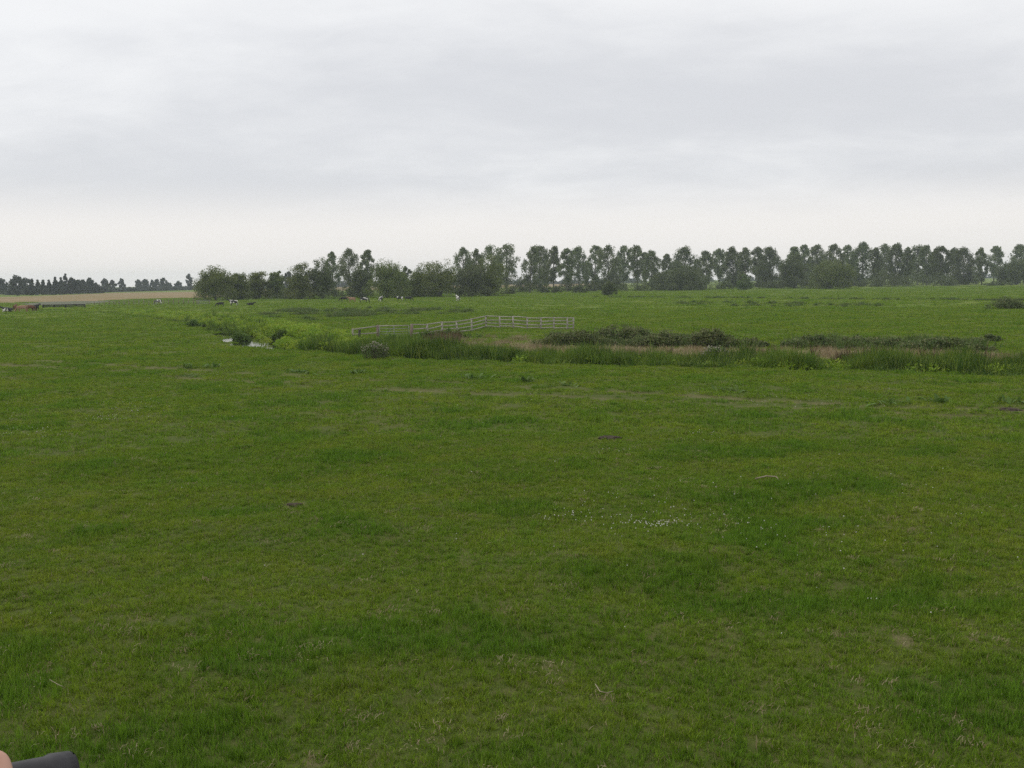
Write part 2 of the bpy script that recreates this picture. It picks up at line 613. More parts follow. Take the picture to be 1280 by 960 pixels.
# ------------------------------------------------------------------ blades and instancing
def blade_mesh(name, rng, n, size, lmin, lmax, width, lean=.5, droop=.35, dry=False, mat='grass', clump=None, straight=False, tufts=0):
    """n curved blades rooted in a size x size patch"""
    if clump:
        ang = rng.uniform(0, 2 * np.pi, n)
        rr = np.abs(rng.normal(0, clump, n))
        bx, by = rr * np.cos(ang), rr * np.sin(ang)
    else:
        bx, by = rng.uniform(-size / 2, size / 2, (2, n))
        if tufts:
            tx, ty = rng.uniform(-size / 2, size / 2, (2, tufts))
            own = rng.integers(0, tufts, n)
            sel = rng.uniform(0, 1, n) < .65
            g = rng.normal(0, size / tufts ** .5 * .22, (2, n))
            bx, by = np.where(sel, tx[own] + g[0], bx), np.where(sel, ty[own] + g[1], by)
            th_ = rng.uniform(.7, 1.5, tufts)
    ln = rng.uniform(lmin, lmax, n) * (0.75 + .5 * vnoise(bx / size * 5, by / size * 5, int(rng.integers(999))))
    if tufts:
        ln = ln * np.where(sel, th_[own], .8)
    a = rng.uniform(0, 2 * np.pi, n)
    tilt = np.abs(rng.normal(0, lean, n))
    if clump and not straight:
        a = np.arctan2(by, bx) + rng.normal(0, .6, n)
    dx, dy = np.cos(a), np.sin(a)
    face = rng.uniform(0, 2 * np.pi, n)
    wx, wy = np.cos(face) * width / 2, np.sin(face) * width / 2
    k = rng.uniform(.6, 1.3, n)
    wx, wy = wx * k, wy * k
    b = np.stack([bx, by, np.full(n, -.02)], -1)
    m1 = b + np.stack([dx * np.sin(tilt) * ln * .5, dy * np.sin(tilt) * ln * .5, np.cos(tilt) * ln * .5], -1)
    t2 = np.minimum(tilt + droop * rng.uniform(.3, 1.6, n), 1.9)
    tip = m1 + np.stack([dx * np.sin(t2) * ln * .5, dy * np.sin(t2) * ln * .5, np.cos(t2) * ln * .5], -1)
    w = np.stack([wx, wy, np.zeros(n)], -1)
    v = np.stack([b - w, b + w, m1 + w * .8, m1 - w * .8, tip], 1).reshape(-1, 3)
    i = np.arange(n)[:, None] * 5
    q = i + np.array([[0, 1, 2, 3]])
    t = i + np.array([[3, 2, 4]])
    tint = rng.uniform(0, 1, n)
    if tufts:
        tt = rng.uniform(.0, .9, tufts)
        tint = np.where(sel & (tint < .93), tint * .5 + tt[own] * .5, tint)
    tint = np.repeat(tint, 5)
    me = mesh_np(name, v, quads=q, tris=t, attrs={'tint': tint})
    me.materials.append(M[mat])
    return me


def source_collection(name, meshes):
    c = bpy.data.collections.new(name)
    for k, me in enumerate(meshes):
        o = bpy.data.objects.new("%s_%02d" % (name, k), me)
        c.objects.link(o)
    return c


def scatter(name, pts, rot, scl, idx, coll, label, extra=None):
    """one object of kind stuff: patches set on its points"""
    me = bpy.data.meshes.new(name)
    me.vertices.add(len(pts))
    me.vertices.foreach_set('co', np.asarray(pts, np.float32).ravel())
    for nm, typ, data, key in (('rot', 'FLOAT_VECTOR', rot, 'vector'), ('scl', 'FLOAT_VECTOR', scl, 'vector'),
                               ('idx', 'INT', idx, 'value')):
        a = me.attributes.new(nm, typ, 'POINT')
        a.data.foreach_set(key, np.asarray(data, np.int32 if typ == 'INT' else np.float32).ravel())
    for nm, data in (extra or {}).items():
        a = me.attributes.new(nm, 'FLOAT', 'POINT')
        a.data.foreach_set('value', np.asarray(data, np.float32))
    o = obj(name, me)
    ng = bpy.data.node_groups.new(name + "_scatter", 'GeometryNodeTree')
    ng.interface.new_socket('Geometry', in_out='INPUT', socket_type='NodeSocketGeometry')
    ng.interface.new_socket('Geometry', in_out='OUTPUT', socket_type='NodeSocketGeometry')
    N = ng.nodes
    gi, go = N.new('NodeGroupInput'), N.new('NodeGroupOutput')
    m2p = N.new('GeometryNodeMeshToPoints')
    ci = N.new('GeometryNodeCollectionInfo')
    ci.inputs['Collection'].default_value = coll
    ci.inputs['Separate Children'].default_value = True
    ci.inputs['Reset Children'].default_value = True
    iop = N.new('GeometryNodeInstanceOnPoints')
    iop.inputs['Pick Instance'].default_value = True

    def named(nm, typ):
        a = N.new('GeometryNodeInputNamedAttribute')
        a.data_type = typ
        a.inputs['Name'].default_value = nm
        return a.outputs[0]
    L = ng.links.new
    L(gi.outputs[0], m2p.inputs[0])
    L(m2p.outputs[0], iop.inputs['Points'])
    L(ci.outputs[0], iop.inputs['Instance'])
    L(named('idx', 'INT'), iop.inputs['Instance Index'])
    L(named('rot', 'FLOAT_VECTOR'), iop.inputs['Rotation'])
    L(named('scl', 'FLOAT_VECTOR'), iop.inputs['Scale'])
    L(iop.outputs[0], go.inputs[0])
    md = o.modifiers.new("scatter", 'NODES')
    md.node_group = ng
    tag(o, label, kind='stuff')
    return o


def jittered(rng, r0, r1, step, half=38):
    w = r1 * math.sin(R(half)) + 2
    gx, gy = np.meshgrid(np.arange(-w, w, step), np.arange(r0 * .7 - 1, r1, step))
    x = gx.ravel() + rng.uniform(-.5, .5, gx.size) * step
    y = gy.ravel() + rng.uniform(-.5, .5, gx.size) * step
    r = np.hypot(x, y)
    ok = (r > r0) & (r < r1) & (np.abs(np.arctan2(x, y)) < R(half))
    return x[ok], y[ok]


def build_grass():
    rng = np.random.default_rng(11)
    near = [blade_mesh("near_turf_%d" % k, rng, 460, .60, .045, .10, .0085, .55, .5, tufts=26) for k in range(5)]
    mid = [blade_mesh("mid_turf_%d" % k, rng, 560, 1.25, .055, .12, .017, .55, .45, tufts=28) for k in range(4)]
    far = [blade_mesh("far_turf_%d" % k, rng, 620, 2.7, .07, .15, .038, .5, .4, tufts=30) for k in range(4)]
    vfar = [blade_mesh("rough_turf_%d" % k, rng, 420, 6.0, .08, .20, .10, .5, .4, tufts=30) for k in range(3)]
    tus = [blade_mesh("tussock_%d" % k, rng, 150, .4, .10, .20, .011, .45, .6, clump=.11) for k in range(4)]
    coll = source_collection("turf_patch", near + mid + far + vfar + tus)
    P, RO, SC, ID, LU = [], [], [], [], []
    for r0, r1, step, i0, n in ((2.0, 33, .325, 0, 5), (32, 78, .80, 5, 4), (76, 175, 1.75, 9, 4), (172, 520, 4.4, 13, 3)):
        x, y = jittered(rng, r0, r1, step)
        d = poly_dist(x, y, DITCH)
        keep = d > 2.5
        if r0 < 100:
            for ru in (RUT_A, RUT_B):
                keep &= ~((poly_dist(x, y, ru) < (.64 if r0 > 20 else .3)) & (fbm(x / 5, y / 5, 40 if ru is RUT_A else 41, 2) > .40))
            for bx, by, br in BARE:
                keep &= np.hypot(x - bx, y - by) > br * .75
        keep &= ~in_poly(x, y, STUBBLE) & ~in_poly(x, y, GREYS)
        keep &= ~(in_poly(x, y, STRAW) & (rng.uniform(0, 1, len(x)) > .12))
        if r0 > 100:
            keep &= rng.uniform(0, 1, len(x)) < (1 - .6 * sstep(250, 520, np.hypot(x, y)))
        x, y = x[keep], y[keep]
        z = height(x, y)
        lu = sstep(.56, .72, fbm(x / 1.7, y / 1.7 / 1.0, 61, 3)) * (1 if r0 < 70 else .6)
        hs = (.75 + .5 * fbm(x / 3.1, y / 3.1, 66, 2)) * (1 + .75 * lu) * rng.uniform(.85, 1.15, len(x))
        bank = (y < 8.5) & (y > 1.5)
        rot = np.stack([np.where(bank, -math.atan(3.4 / 7), 0), np.zeros(len(x)),
                        np.where(bank, 0, rng.uniform(0, 2 * np.pi, len(x)))], -1)
        P.append(np.stack([x, y, z], -1))
        RO.append(rot)
        SC.append(np.stack([np.ones(len(x)), np.ones(len(x)), hs], -1))
        ID.append(i0 + rng.integers(0, n, len(x)))
        LU.append(lu)
    # tussocks gather where the grazing is rough
    x, y = jittered(rng, 8.6, 75, .62)
    m = fbm(x / 4.5, y / 4.5, 71, 3)
    ok = (m + rng.uniform(-.16, .16, len(x)) > .62) & (poly_dist(x, y, DITCH) > 3)
    x, y = x[ok], y[ok]
    n = len(x)
    s = rng.uniform(.55, 1.15, n)
    P.append(np.stack([x, y, height(x, y)], -1))
    RO.append(np.stack([np.zeros(n), np.zeros(n), rng.uniform(0, 6.28, n)], -1))
    SC.append(np.stack([s, s, s * rng.uniform(.6, 1.1, n)], -1))
    ID.append(16 + rng.integers(0, 4, n))
    LU.append(rng.uniform(.2, 1.0, n))
    scatter("pasture_grass", np.vstack(P), np.vstack(RO), np.vstack(SC), np.concatenate(ID), coll,
            "short grazed green grass covering the pasture", {'lush': np.concatenate(LU)})


build_grass()


def along_ditch(rng, n, lo, hi, side_lo, side_hi):
    """points by pixel column lo..hi along the ditch, offset across it (positive = far side)"""
    pts = np.array(DITCH)
    seg = np.linalg.norm(np.diff(pts, axis=0), axis=1)
    cum = np.r_[0, np.cumsum(seg)]
    cols = [1750, 1500, 1280, 1000, 800, 650, 560, 500, 430, 370, 325, 300, 265, 240, 190, 130, 70, -100]
    s0, s1 = np.interp([-hi, -lo], [-c for c in cols], cum)
    s = rng.uniform(s0, s1, n)
    x, y = np.interp(s, cum, pts[:, 0]), np.interp(s, cum, pts[:, 1])
    tx = np.interp(s + 1, cum, pts[:, 0]) - np.interp(s - 1, cum, pts[:, 0])
    ty = np.interp(s + 1, cum, pts[:, 1]) - np.interp(s - 1, cum, pts[:, 1])
    ln = np.hypot(tx, ty) + 1e-6
    off = rng.uniform(side_lo, side_hi, n)
    return x + ty / ln * off, y - tx / ln * off


def build_reeds():
    rng = np.random.default_rng(5)
    reed = [blade_mesh("reed_%d" % k, rng, 46, 1, .75, 1.35, .042, .16, .28, mat='reed', clump=.30) for k in range(5)]
    low = [blade_mesh("sedge_%d" % k, rng, 60, 1, .35, .75, .030, .4, .6, mat='reed', clump=.35) for k in range(3)]
    coll = source_collection("reed_clump", reed + low)
    P, ID, SC = [], [], []
    for lo, hi, n, a, b, hs, kind in (
            (430, 1700, 1500, -1.4, 2.2, 1.0, 0), (780, 1700, 320, 1.6, 2.8, .9, 0), (560, 1700, 700, -2.9, -1.0, .75, 1),
            (395, 560, 260, -.4, 2.4, 1.05, 0), (440, 560, 150, -1.6, 1.6, 1.12, 0), (228, 300, 40, .2, 1.6, 1.0, 0),
            (345, 470, 60, 2.2, 4.6, 1.0, 0), (120, 305, 110, -2.2, .4, .9, 1), (225, 300, 34, 1.5, 4.5, 1.0, 0), (370, 440, 34, -.5, 2.2, 1.0, 0), (60, 240, 160, -2, 2, .55, 1)):
        x, y = along_ditch(rng, n, lo, hi, a, b)
        dens = fbm(x / 2.6, y / 2.6, 91 + kind, 2)
        keep = rng.uniform(.26, .62, n) < dens
        x, y, dens = x[keep], y[keep], dens[keep]
        z = np.maximum(height(x, y), -.42)
        hh = hs * (.5 + .95 * dens) * rng.uniform(.8, 1.15, len(x))
        P.append(np.stack([x, y, z], -1))
        SC.append(np.stack([np.ones(len(x)), np.ones(len(x)), hh], -1))
        ID.append((5 if kind else 0) + rng.integers(0, 3 if kind else 5, len(x)))
    P, SC, ID = np.vstack(P), np.vstack(SC), np.concatenate(ID)
    rot = np.zeros_like(P)
    rot[:, 2] = rng.uniform(0, 6.28, len(P))
    scatter("reed_bed", P, rot, SC, ID, coll, "tall dark green reeds growing along the ditch")
    # broad bright leaves (left and middle stretches)
    leaf = []
    for k in range(4):
        leaf.append(leaf_clump("bright_clump_%d" % k, rng, 170, .75, .62, .15, 'bright'))
    coll = source_collection("waterside_clump", leaf)
    P = []
    for lo, hi, n, a, b in ((350, 440, 120, 1.6, 3.6), (60, 300, 60, 1.4, 3.2), (560, 660, 60, .4, 2.4), (660, 1300, 50, -1.5, .6),
                            (30, 130, 50, -1, 2), (410, 560, 60, 1.2, 3.0)):
        x, y = along_ditch(rng, n, lo, hi, a, b)
        P.append(np.stack([x, y, np.maximum(height(x, y), -.35)], -1))
    bed = pl((334, 425), (360, 431), (400, 434), (450, 437), (490, 432), (440, 421), (400, 412), (345, 403), (280, 397.5), (235, 394), (150, 388.5),
             (150, 391), (235, 399), (275, 407), (305, 413), (325, 419))
    a = np.array(bed)
    x, y = rng.uniform(a[:, 0].min(), a[:, 0].max(), 9000), rng.uniform(a[:, 1].min(), a[:, 1].max(), 9000)
    ok = in_poly(x, y, bed) & (fbm(x / 3.5, y / 3.5, 14, 2) > .36)
    x, y = x[ok][:700], y[ok][:700]
    P.append(np.stack([x, y, np.maximum(height(x, y), -.35)], -1))
    P = np.vstack(P)
    rot = np.zeros_like(P)
    rot[:, 2] = rng.uniform(0, 6.28, len(P))
    s = rng.uniform(.6, 1.25, len(P))
    scatter("waterside_plants", P, rot, np.stack([s, s, s], -1), rng.integers(0, 4, len(P)), coll,
            "bright green leafy plants filling the ditch margin")
    # dry strip and brown seed heads behind the reeds
    dry = [blade_mesh("dry_%d" % k, rng, 70, 1.1, .2, .5, .022, .4, .5, mat='straw') for k in range(3)]
    brn = [blade_mesh("seed_%d" % k, rng, 26, 1, .5, 1.0, .045, .16, .2, mat='brownweed', clump=.25) for k in range(2)]
    coll = source_collection("dry_tuft", dry + brn)
    P, ID = [], []
    x, y = rng.uniform(-60, 60, 16000), rng.uniform(45, 130, 16000)
    ok = in_poly(x, y, STRAW) | (in_poly(x, y, STRAW2) & (rng.uniform(0, 1, 16000) < .3))
    x, y = x[ok][:1500], y[ok][:1500]
    P.append(np.stack([x, y, height(x, y)], -1))
    ID.append(rng.integers(0, 3, len(x)))
    for lo, hi, n, a, b in ((960, 1290, 24, 1.8, 4.0), (1035, 1075, 10, 1.0, 3.2), (680, 1290, 24, .8, 3.5)):
        x, y = along_ditch(rng, n, lo, hi, a, b)
        P.append(np.stack([x, y, np.maximum(height(x, y), -.3)], -1))
        ID.append(3 + rng.integers(0, 2, len(x)))
    g = np.array([G(px, py) for px, py in zip(rng.uniform(530, 575, 40), rng.uniform(424, 433, 40))])
    P.append(np.stack([g[:, 0], g[:, 1], height(g[:, 0], g[:, 1])], -1))
    ID.append(3 + rng.integers(0, 2, 40))
    P, ID = np.vstack(P), np.concatenate(ID)
    rot = np.zeros_like(P)
    rot[:, 2] = rng.uniform(0, 6.28, len(P))
    s = rng.uniform(.7, 1.2, len(P))
    scatter("dry_grass", P, rot, np.stack([s, s, s], -1), ID, coll, "pale dry grass and brown seed heads behind the reeds")
    # rushes in the far pasture
    ru = [blade_mesh("rush_%d" % k, rng, 80, 1, .25, .6, .06, .35, .4, mat='rush', clump=.5) for k in range(3)]
    coll = source_collection("rush_tuft", ru)
    P = []
    for poly, n in zip(RUSH, (160, 60, 60)):
        a = np.array(poly)
        lo, hi = a.min(0), a.max(0)
        x, y = rng.uniform(lo[0], hi[0], n * 4), rng.uniform(lo[1], hi[1], n * 4)
        ok = in_poly(x, y, poly) & (fbm(x / 6, y / 6, 31, 2) > .47)
        x, y = x[ok][:n], y[ok][:n]
        P.append(np.stack([x, y, height(x, y)], -1))
    for px, py, sx, n in ((795, 429, 105, 200), (1110, 433, 110, 150)):
        g = G(rng.uniform(px - sx, px + sx, n), rng.normal(py, 2.6, n))
        P.append(np.stack([g[:, 0], g[:, 1], height(g[:, 0], g[:, 1])], -1))
    wl = np.array(WEEDLINE)
    t = np.sort(rng.uniform(0, 1, 130)) * (len(wl) - 1)
    x = np.interp(t, np.arange(len(wl)), wl[:, 0])
    y = np.interp(t, np.arange(len(wl)), wl[:, 1]) + rng.normal(0, 1.2, 130)
    P.append(np.stack([x, y, height(x, y)], -1))
    P = np.vstack(P)
    rot = np.zeros_like(P)
    rot[:, 2] = rng.uniform(0, 6.28, len(P))
    s = rng.uniform(.7, 1.5, len(P))
    scatter("rush_tufts", P, rot, np.stack([s, s, s], -1), rng.integers(0, 3, len(P)), coll,
            "rough dark rushes in the pasture beyond the ditch")


def leaf_quads(c, size, rng, up=.0, elong=1.4):
    """one quad per centre, facing anywhere"""
    n = len(c)
    a = rng.normal(0, 1, (n, 3))
    a[:, 2] += up
    a /= np.linalg.norm(a, axis=1)[:, None]
    b = rng.normal(0, 1, (n, 3))
    u = np.cross(a, b)
    u /= np.linalg.norm(u, axis=1)[:, None]
    w = np.cross(a, u)
    s = (np.asarray(size) * rng.uniform(.6, 1.3, n) / 2)[:, None]
    u, w = u * s * elong, w * s / elong
    v = np.stack([c - u, c - w * .9 + u * .1, c + u, c + w * .9 + u * .1], 1).reshape(-1, 3)
    q = np.arange(n * 4).reshape(-1, 4)
    return v, q


def leaf_clump(name, rng, n, rad, h, leaf, mat):
    d = rng.normal(0, 1, (n, 3))
    d /= np.linalg.norm(d, axis=1)[:, None]
    r = rng.uniform(.45, 1.0, n)[:, None]
    c = d * r * np.array([rad, rad, h])
    c[:, 2] = np.abs(c[:, 2]) + .03
    v, q = leaf_quads(c, leaf, rng, .6)
    me = mesh_np(name, v, quads=q, attrs={'tint': np.repeat(rng.uniform(0, 1, n), 4)})
    me.materials.append(M[mat])
    return me


build_reeds()

# ------------------------------------------------------------------ trees and bushes
def foliage(name, rng, centres, radii, per, leaf, mat, squash=.8, up=.3):
    """leaf faces gathered in clumps"""
    C, S = [], []
    for c, r in zip(centres, radii):
        n = max(6, int(per * rng.uniform(.7, 1.3)))
        d = rng.normal(0, 1, (n, 3))
        d /= np.linalg.norm(d, axis=1)[:, None]
        d *= (rng.uniform(0, 1, n) ** .45)[:, None] * r
        d[:, 2] *= squash
        C.append(np.asarray(c) + d)
        S.append(np.full(n, leaf))
    C, S = np.vstack(C), np.concatenate(S)
    C[:, 2] = np.maximum(C[:, 2], leaf * .25)
    v, q = leaf_quads(C, S, rng, up)
    me = mesh_np(name, v, quads=q, attrs={'tint': np.repeat(rng.uniform(0, 1, len(C)), 4)})
    me.materials.append(M[mat])
    return me


def tree(name, px, top, base, width, kind, label, group, seed, xy=None):
    """a tree fitted to the photograph: px centre column, top and base rows, width in pixels"""
    rng = np.random.default_rng(seed)
    g = G(px, base)
    dep = g[1]
    h = (base - top) * dep / F_PX * (1.06 if kind in ('willow', 'round') else 1.0)
    w = width * dep / F_PX
    if h > 40:
        print("tall", name, px, h)
    t = empty(name, (g[0], g[1], H(g[0], g[1]) - .05))
    mb = MB()
    leaf = {'poplar': .52, 'far': .8, 'conifer': .8}.get(kind, .46)
    leaf *= max(.7, min(1.5, dep / 450))
    lean = rng.normal(0, .025, 2) * h
    cs, rs = [], []
    if kind in ('poplar', 'dense', 'far'):
        cb = {'poplar': rng.uniform(.12, .30), 'dense': .08, 'far': .12}[kind]
        n = {'poplar': 66, 'dense': 100, 'far': 40}[kind]
        tr = .013 * h + .06
        trunk = [(0, 0, 0), (lean[0] * .3, lean[1] * .3, h * .35), (lean[0] * .7, lean[1] * .7, h * .7), (lean[0], lean[1], h * .95)]
        mb.tube(trunk, [tr * 1.25, tr, tr * .6, .03], 7)
        pk = rng.uniform(.40, .58)
        lob = rng.uniform(0, 6.28, 4)
        rng_pow = rng.uniform(.5, .8)
        for k in range(n):
            s = (k + rng.uniform(0, 1)) / n
            s = s ** .92
            prof = math.sin(math.pi * min(1, (s * (1 - .02) + .02)) ** (math.log(.5) / math.log(pk))) ** rng_pow
            prof = max(prof, .10)
            an = rng.uniform(0, 6.28)
            wob = 1 + .22 * math.sin(2 * an + lob[0] + 4 * s) + .18 * math.sin(lob[1] + 9 * s + an)
            rr = w * .5 * prof * wob * rng.uniform(.12, 1) ** .5
            zz = h * (cb + (1 - cb) * s)
            f = zz / h
            c = (lean[0] * f + rr * math.cos(an) * .92, lean[1] * f + rr * math.sin(an) * .92, min(zz, h * .975))
            cs.append(c)
            rs.append(w * rng.uniform(.095, .185) * (1.0 - .25 * s) + .1)
            if k % 2 == 0 and rr > .15 * w:
                z0 = max(h * .12, zz - rr * rng.uniform(.7, 1.3))
                f0 = z0 / h
                mb.tube([(lean[0] * f0, lean[1] * f0, z0), (c[0] * .55 + lean[0] * f * .3, c[1] * .55, z0 * .5 + zz * .5), c],
                        [.05 + .004 * h, .05, .02], 4, False)
        me = foliage("crown", rng, cs, rs, {'poplar': 72, 'dense': 92, 'far': 30}[kind], leaf,
                     {'poplar': 'poplar', 'dense': 'darktree', 'far': 'farleaf'}[kind], 1.1)
    elif kind == 'conifer':
        tr = .02 * h
        mb.tube([(0, 0, 0), (0, 0, h * .95)], [tr, .03], 6)
        for k in range(46):
            s = rng.uniform(0, 1)
            rr = w * .5 * (1 - s) ** .8 * rng.uniform(.4, 1)
            an = rng.uniform(0, 6.28)
            cs.append((rr * math.cos(an), rr * math.sin(an), h * (.04 + .93 * s)))
            rs.append(w * .13 * (1 - .6 * s) + .12)
        me = foliage("crown", rng, cs, rs, 20, leaf * .9, 'farleaf', .8)
    else:                                   # willow, round: crown down to the ground
        for k in range(5):
            an = rng.uniform(0, 6.28)
            e = (w * .3 * math.cos(an), w * .3 * math.sin(an), h * rng.uniform(.55, .8))
            mb.tube([(.1 * math.cos(an), .1 * math.sin(an), 0), (e[0] * .4, e[1] * .4, e[2] * .5), e], [.022 * h, .016 * h, .03], 6)
        nl = rng.integers(3, 6)
        lobes = []
        for k in range(nl):
            a = rng.uniform(0, 6.28)
            q = rng.uniform(.05, .27) if k else 0
            lobes.append((w * q * math.cos(a), w * q * math.sin(a), h * (rng.uniform(.32, .5) if k else .54),
                          w * rng.uniform(.22, .33) if k else w * .40, h * (rng.uniform(.28, .42) if k else .44)))
        for lx, ly, lz, lr, lh in lobes:
            m = int(26 + 30 * lr / w * 2)
            d = rng.normal(0, 1, (m, 3))
            d /= np.linalg.norm(d, axis=1)[:, None]
            d *= (rng.uniform(.4, .97, m))[:, None]
            for q in d:
                cs.append((lx + q[0] * lr, ly + q[1] * lr, max(.5, lz + q[2] * lh)))
                rs.append(min(w, h * 1.4) * rng.uniform(.09, .16))
        m = 26
        for k in range(m):                  # skirt down to the ground
            a = rng.uniform(0, 6.28)
            cs.append((w * .42 * math.cos(a), w * .42 * math.sin(a), h * rng.uniform(.06, .25)))
            rs.append(min(w, h) * .15)
        me = foliage("crown", rng, cs, rs, 92, leaf, {'willow': 'willow', 'round': 'darktree', 'bush': 'darktree'}[kind], .85)
    obj("trunk", mb.mesh("trunk", True), M['bark'], t)
    obj("crown", me, None, t)
    tag(t, label, 'tree', group)
    return t


ORD = ("first second third fourth fifth sixth seventh eighth ninth tenth eleventh twelfth thirteenth fourteenth fifteenth sixteenth "
       "seventeenth eighteenth nineteenth twentieth").split()
ORD += ["twenty-" + o for o in ORD[:9]] + ["thirtieth"] + ["thirty-" + o for o in ORD[:9]] + ["fortieth"] + ["forty-" + o for o in ORD[:9]]

base_x = [240, 420, 560, 640, 760, 870, 975, 1100, 1220, 1300]
base_y = [375, 369, 367.5, 366, 363, 361, 359.3, 357.6, 356, 354]


def bline(x):
    return float(np.interp(x, base_x, base_y))


# poplars: centre column, top row, width (pixels of the photograph), kind
POPLARS = [
    (417, 316, 15), (438, 313, 22), (460, 314, 17), (507, 334, 9),
    (579, 311, 21), (596, 312.5, 16), (614, 309, 21), (633, 307.5, 24), (662, 310, 20), (674, 309.5, 20), (692, 309, 17),
    (709, 312, 14), (724, 310.5, 18), (743, 308.5, 19), (761, 309, 22), (779, 309, 16), (797, 308.5, 20), (815, 315, 15),
    (833, 318.5, 12), (857, 311, 27), (883, 315, 15), (899, 312.5, 17), (917, 311, 20), (932, 311, 15), (947, 310.5, 17),
    (963, 311, 20), (992, 310, 17), (1006, 307, 15), (1020, 308, 16), (1041, 307, 22), (1059, 308, 15), (1078, 305.5, 20),
    (1094, 310.5, 13), (1106, 306.5, 17), (1118, 306.5, 17), (1133, 310.5, 14), (1147, 309, 19), (1158, 308, 17),
    (1177, 310, 19), (1191, 312, 14), (1205, 312, 27), (1227, 311, 14), (1242, 309.5, 14), (1275, 307.5, 22),
]
DENSE = {857, 917, 1078, 1118, 1177, 1205, 963}
LOOK = {417: "slim open", 438: "full egg-shaped", 460: "thin-topped", 507: "small spindly", 633: "tall open", 857: "broad domed",
        833: "short narrow", 815: "short thin", 1078: "tallest dense", 1205: "broad leafy-to-the-ground", 1275: "tall many-topped"}
for i, (px, top, w) in enumerate(POPLARS):
    k = 'dense' if px in DENSE else 'poplar'
    look = LOOK.get(px) or ("dense dark" if k == 'dense' else ("slender" if w < 17 else "wide-crowned"))
    b = bline(px) - (1.2 if i % 3 == 0 else 0.2 if i % 3 == 1 else -.4)
    tree("poplar_tree", px, top, b, w * (1.48 + .24 * math.sin(i * 2.3)), k, "%s grey-green poplar, %s from the left in the long row" % (look, ORD[i]),
         "poplars in the long row across the pasture", 100 + i)

# a second, paler rank standing behind the gaps
rr = random.Random(9)
back = [587, 623, 683, 733, 770, 806, 845, 871, 925, 955, 1013, 1030, 1067, 1100, 1140, 1168]
for i, px in enumerate(back):
    tree("poplar_tree", px, 316 + rr.uniform(0, 12) + (3 if px < 700 else 0), bline(px) - 1.9, rr.uniform(12, 19), 'poplar',
         "half-hidden poplar behind the row, %s from the left of the rear rank" % ORD[i], "poplars half hidden behind the row", 400 + i)

# willows and other round trees in front of the row
ROUND = [
    (270, 332, 375.5, 42, 'willow', "big rounded olive willow at the left end of the tree belt"),
    (298, 338, 374.5, 28, 'willow', "smaller willow leaning against the big rounded one at the belt's left end"),
    (324, 337.5, 373.5, 27, 'willow', "third round willow from the left end of the belt, beside the cattle"),
    (346, 338.5, 373, 20, 'willow', "thin-leaved willow just left of the gap in the belt"),
    (378, 330, 374, 33, 'willow', "wide dark olive willow just right of the gap in the belt"),
    (403, 326.5, 373.5, 34, 'round', "dark round tree left of the first slim poplar"),
    (452, 334, 372, 26, 'round', "dark low tree standing behind the black cattle"),
    (484, 324.5, 372.5, 46, 'willow', "broad yellow-olive willow behind the grazing black and white cattle"),
    (530, 334, 371, 34, 'willow', "low willow filling the dip between two broad olive willows"),
    (550, 322.5, 371, 44, 'willow', "broad domed olive willow left of the lone black and white cow"),
    (591, 330, 370.5, 34, 'round', "dark willow right behind the lone black and white cow"),
    (610, 321, 370, 42, 'willow', "bright-topped olive willow under four tall poplars"),
    (857, 330, 363, 40, 'round', "dark round tree below the broad domed poplar mid-row"),
    (835, 338, 362.8, 28, 'round', "low dark tree under the short narrow poplars mid-row"),
    (993, 318, 360.5, 34, 'round', "dark round tree standing forward of the row right of its break"),
    (1037, 326, 361, 44, 'willow', "low wide olive willow on the right half of the row"),
    (1270, 326, 356, 34, 'round', "low spreading dark tree at the right edge of the picture"),
]
for i, (px, top, b, w, k, lab) in enumerate(ROUND):
    tree("willow_tree" if k == 'willow' else "round_tree", px, top, b, w * 1.3, k, lab, "round trees in front of the poplar row", 300 + i)

# ------------------------------------------------------------------ bushes
def bush(name, px, top, base, width, mat, label, group, seed, leaf=.16, n=34, per=44, depth=.7, cat='bush', flat=1.0):
    rng = np.random.default_rng(seed)
    g = G(px, base)
    dep = g[1]
    h = (base - top) * dep / F_PX * flat
    w = width * dep / F_PX
    leaf = max(leaf, .85 * dep / 1026)
    t = empty(name, (g[0], g[1] + w * depth * .25, H(g[0], g[1] + w * depth * .25) - .03))
    cs, rs = [], []
    lob = [(rng.uniform(-.42, .42) * w, rng.uniform(-.3, .3) * w * depth, rng.uniform(.55, 1.0)) for _ in range(8)] + [(0, 0, 1.0)]
    for k in range(n):
        lx, ly, lh = lob[k % len(lob)]
        a, e = rng.uniform(0, 6.28), rng.uniform(0, 1)
        rr = math.sqrt(1 - e * e * .9)
        edge = max(.3, 1 - (abs(lx) / (.55 * w)) ** 2)
        cs.append((lx + math.cos(a) * rr * w * .2, ly + math.sin(a) * rr * w * .2 * depth, h * (.06 + .84 * e * lh * edge)))
        rs.append(min(h * .34, w * .15) * rng.uniform(.7, 1.2))
    me = foliage("foliage", rng, cs, rs, per, leaf, mat, .8, .4)
    mb = MB()
    for k in range(6):
        c = cs[int(rng.integers(len(cs)))]
        mb.tube([(c[0] * .3, c[1] * .3, 0), (c[0] * .7, c[1] * .7, c[2] * .6), c], [.03, .022, .008], 4, False)
    obj("stem", mb.mesh("stem"), M['stem'], t)["kind"] = "stuff"
    obj("foliage", me, None, t)
    return tag(t, label, cat, group)


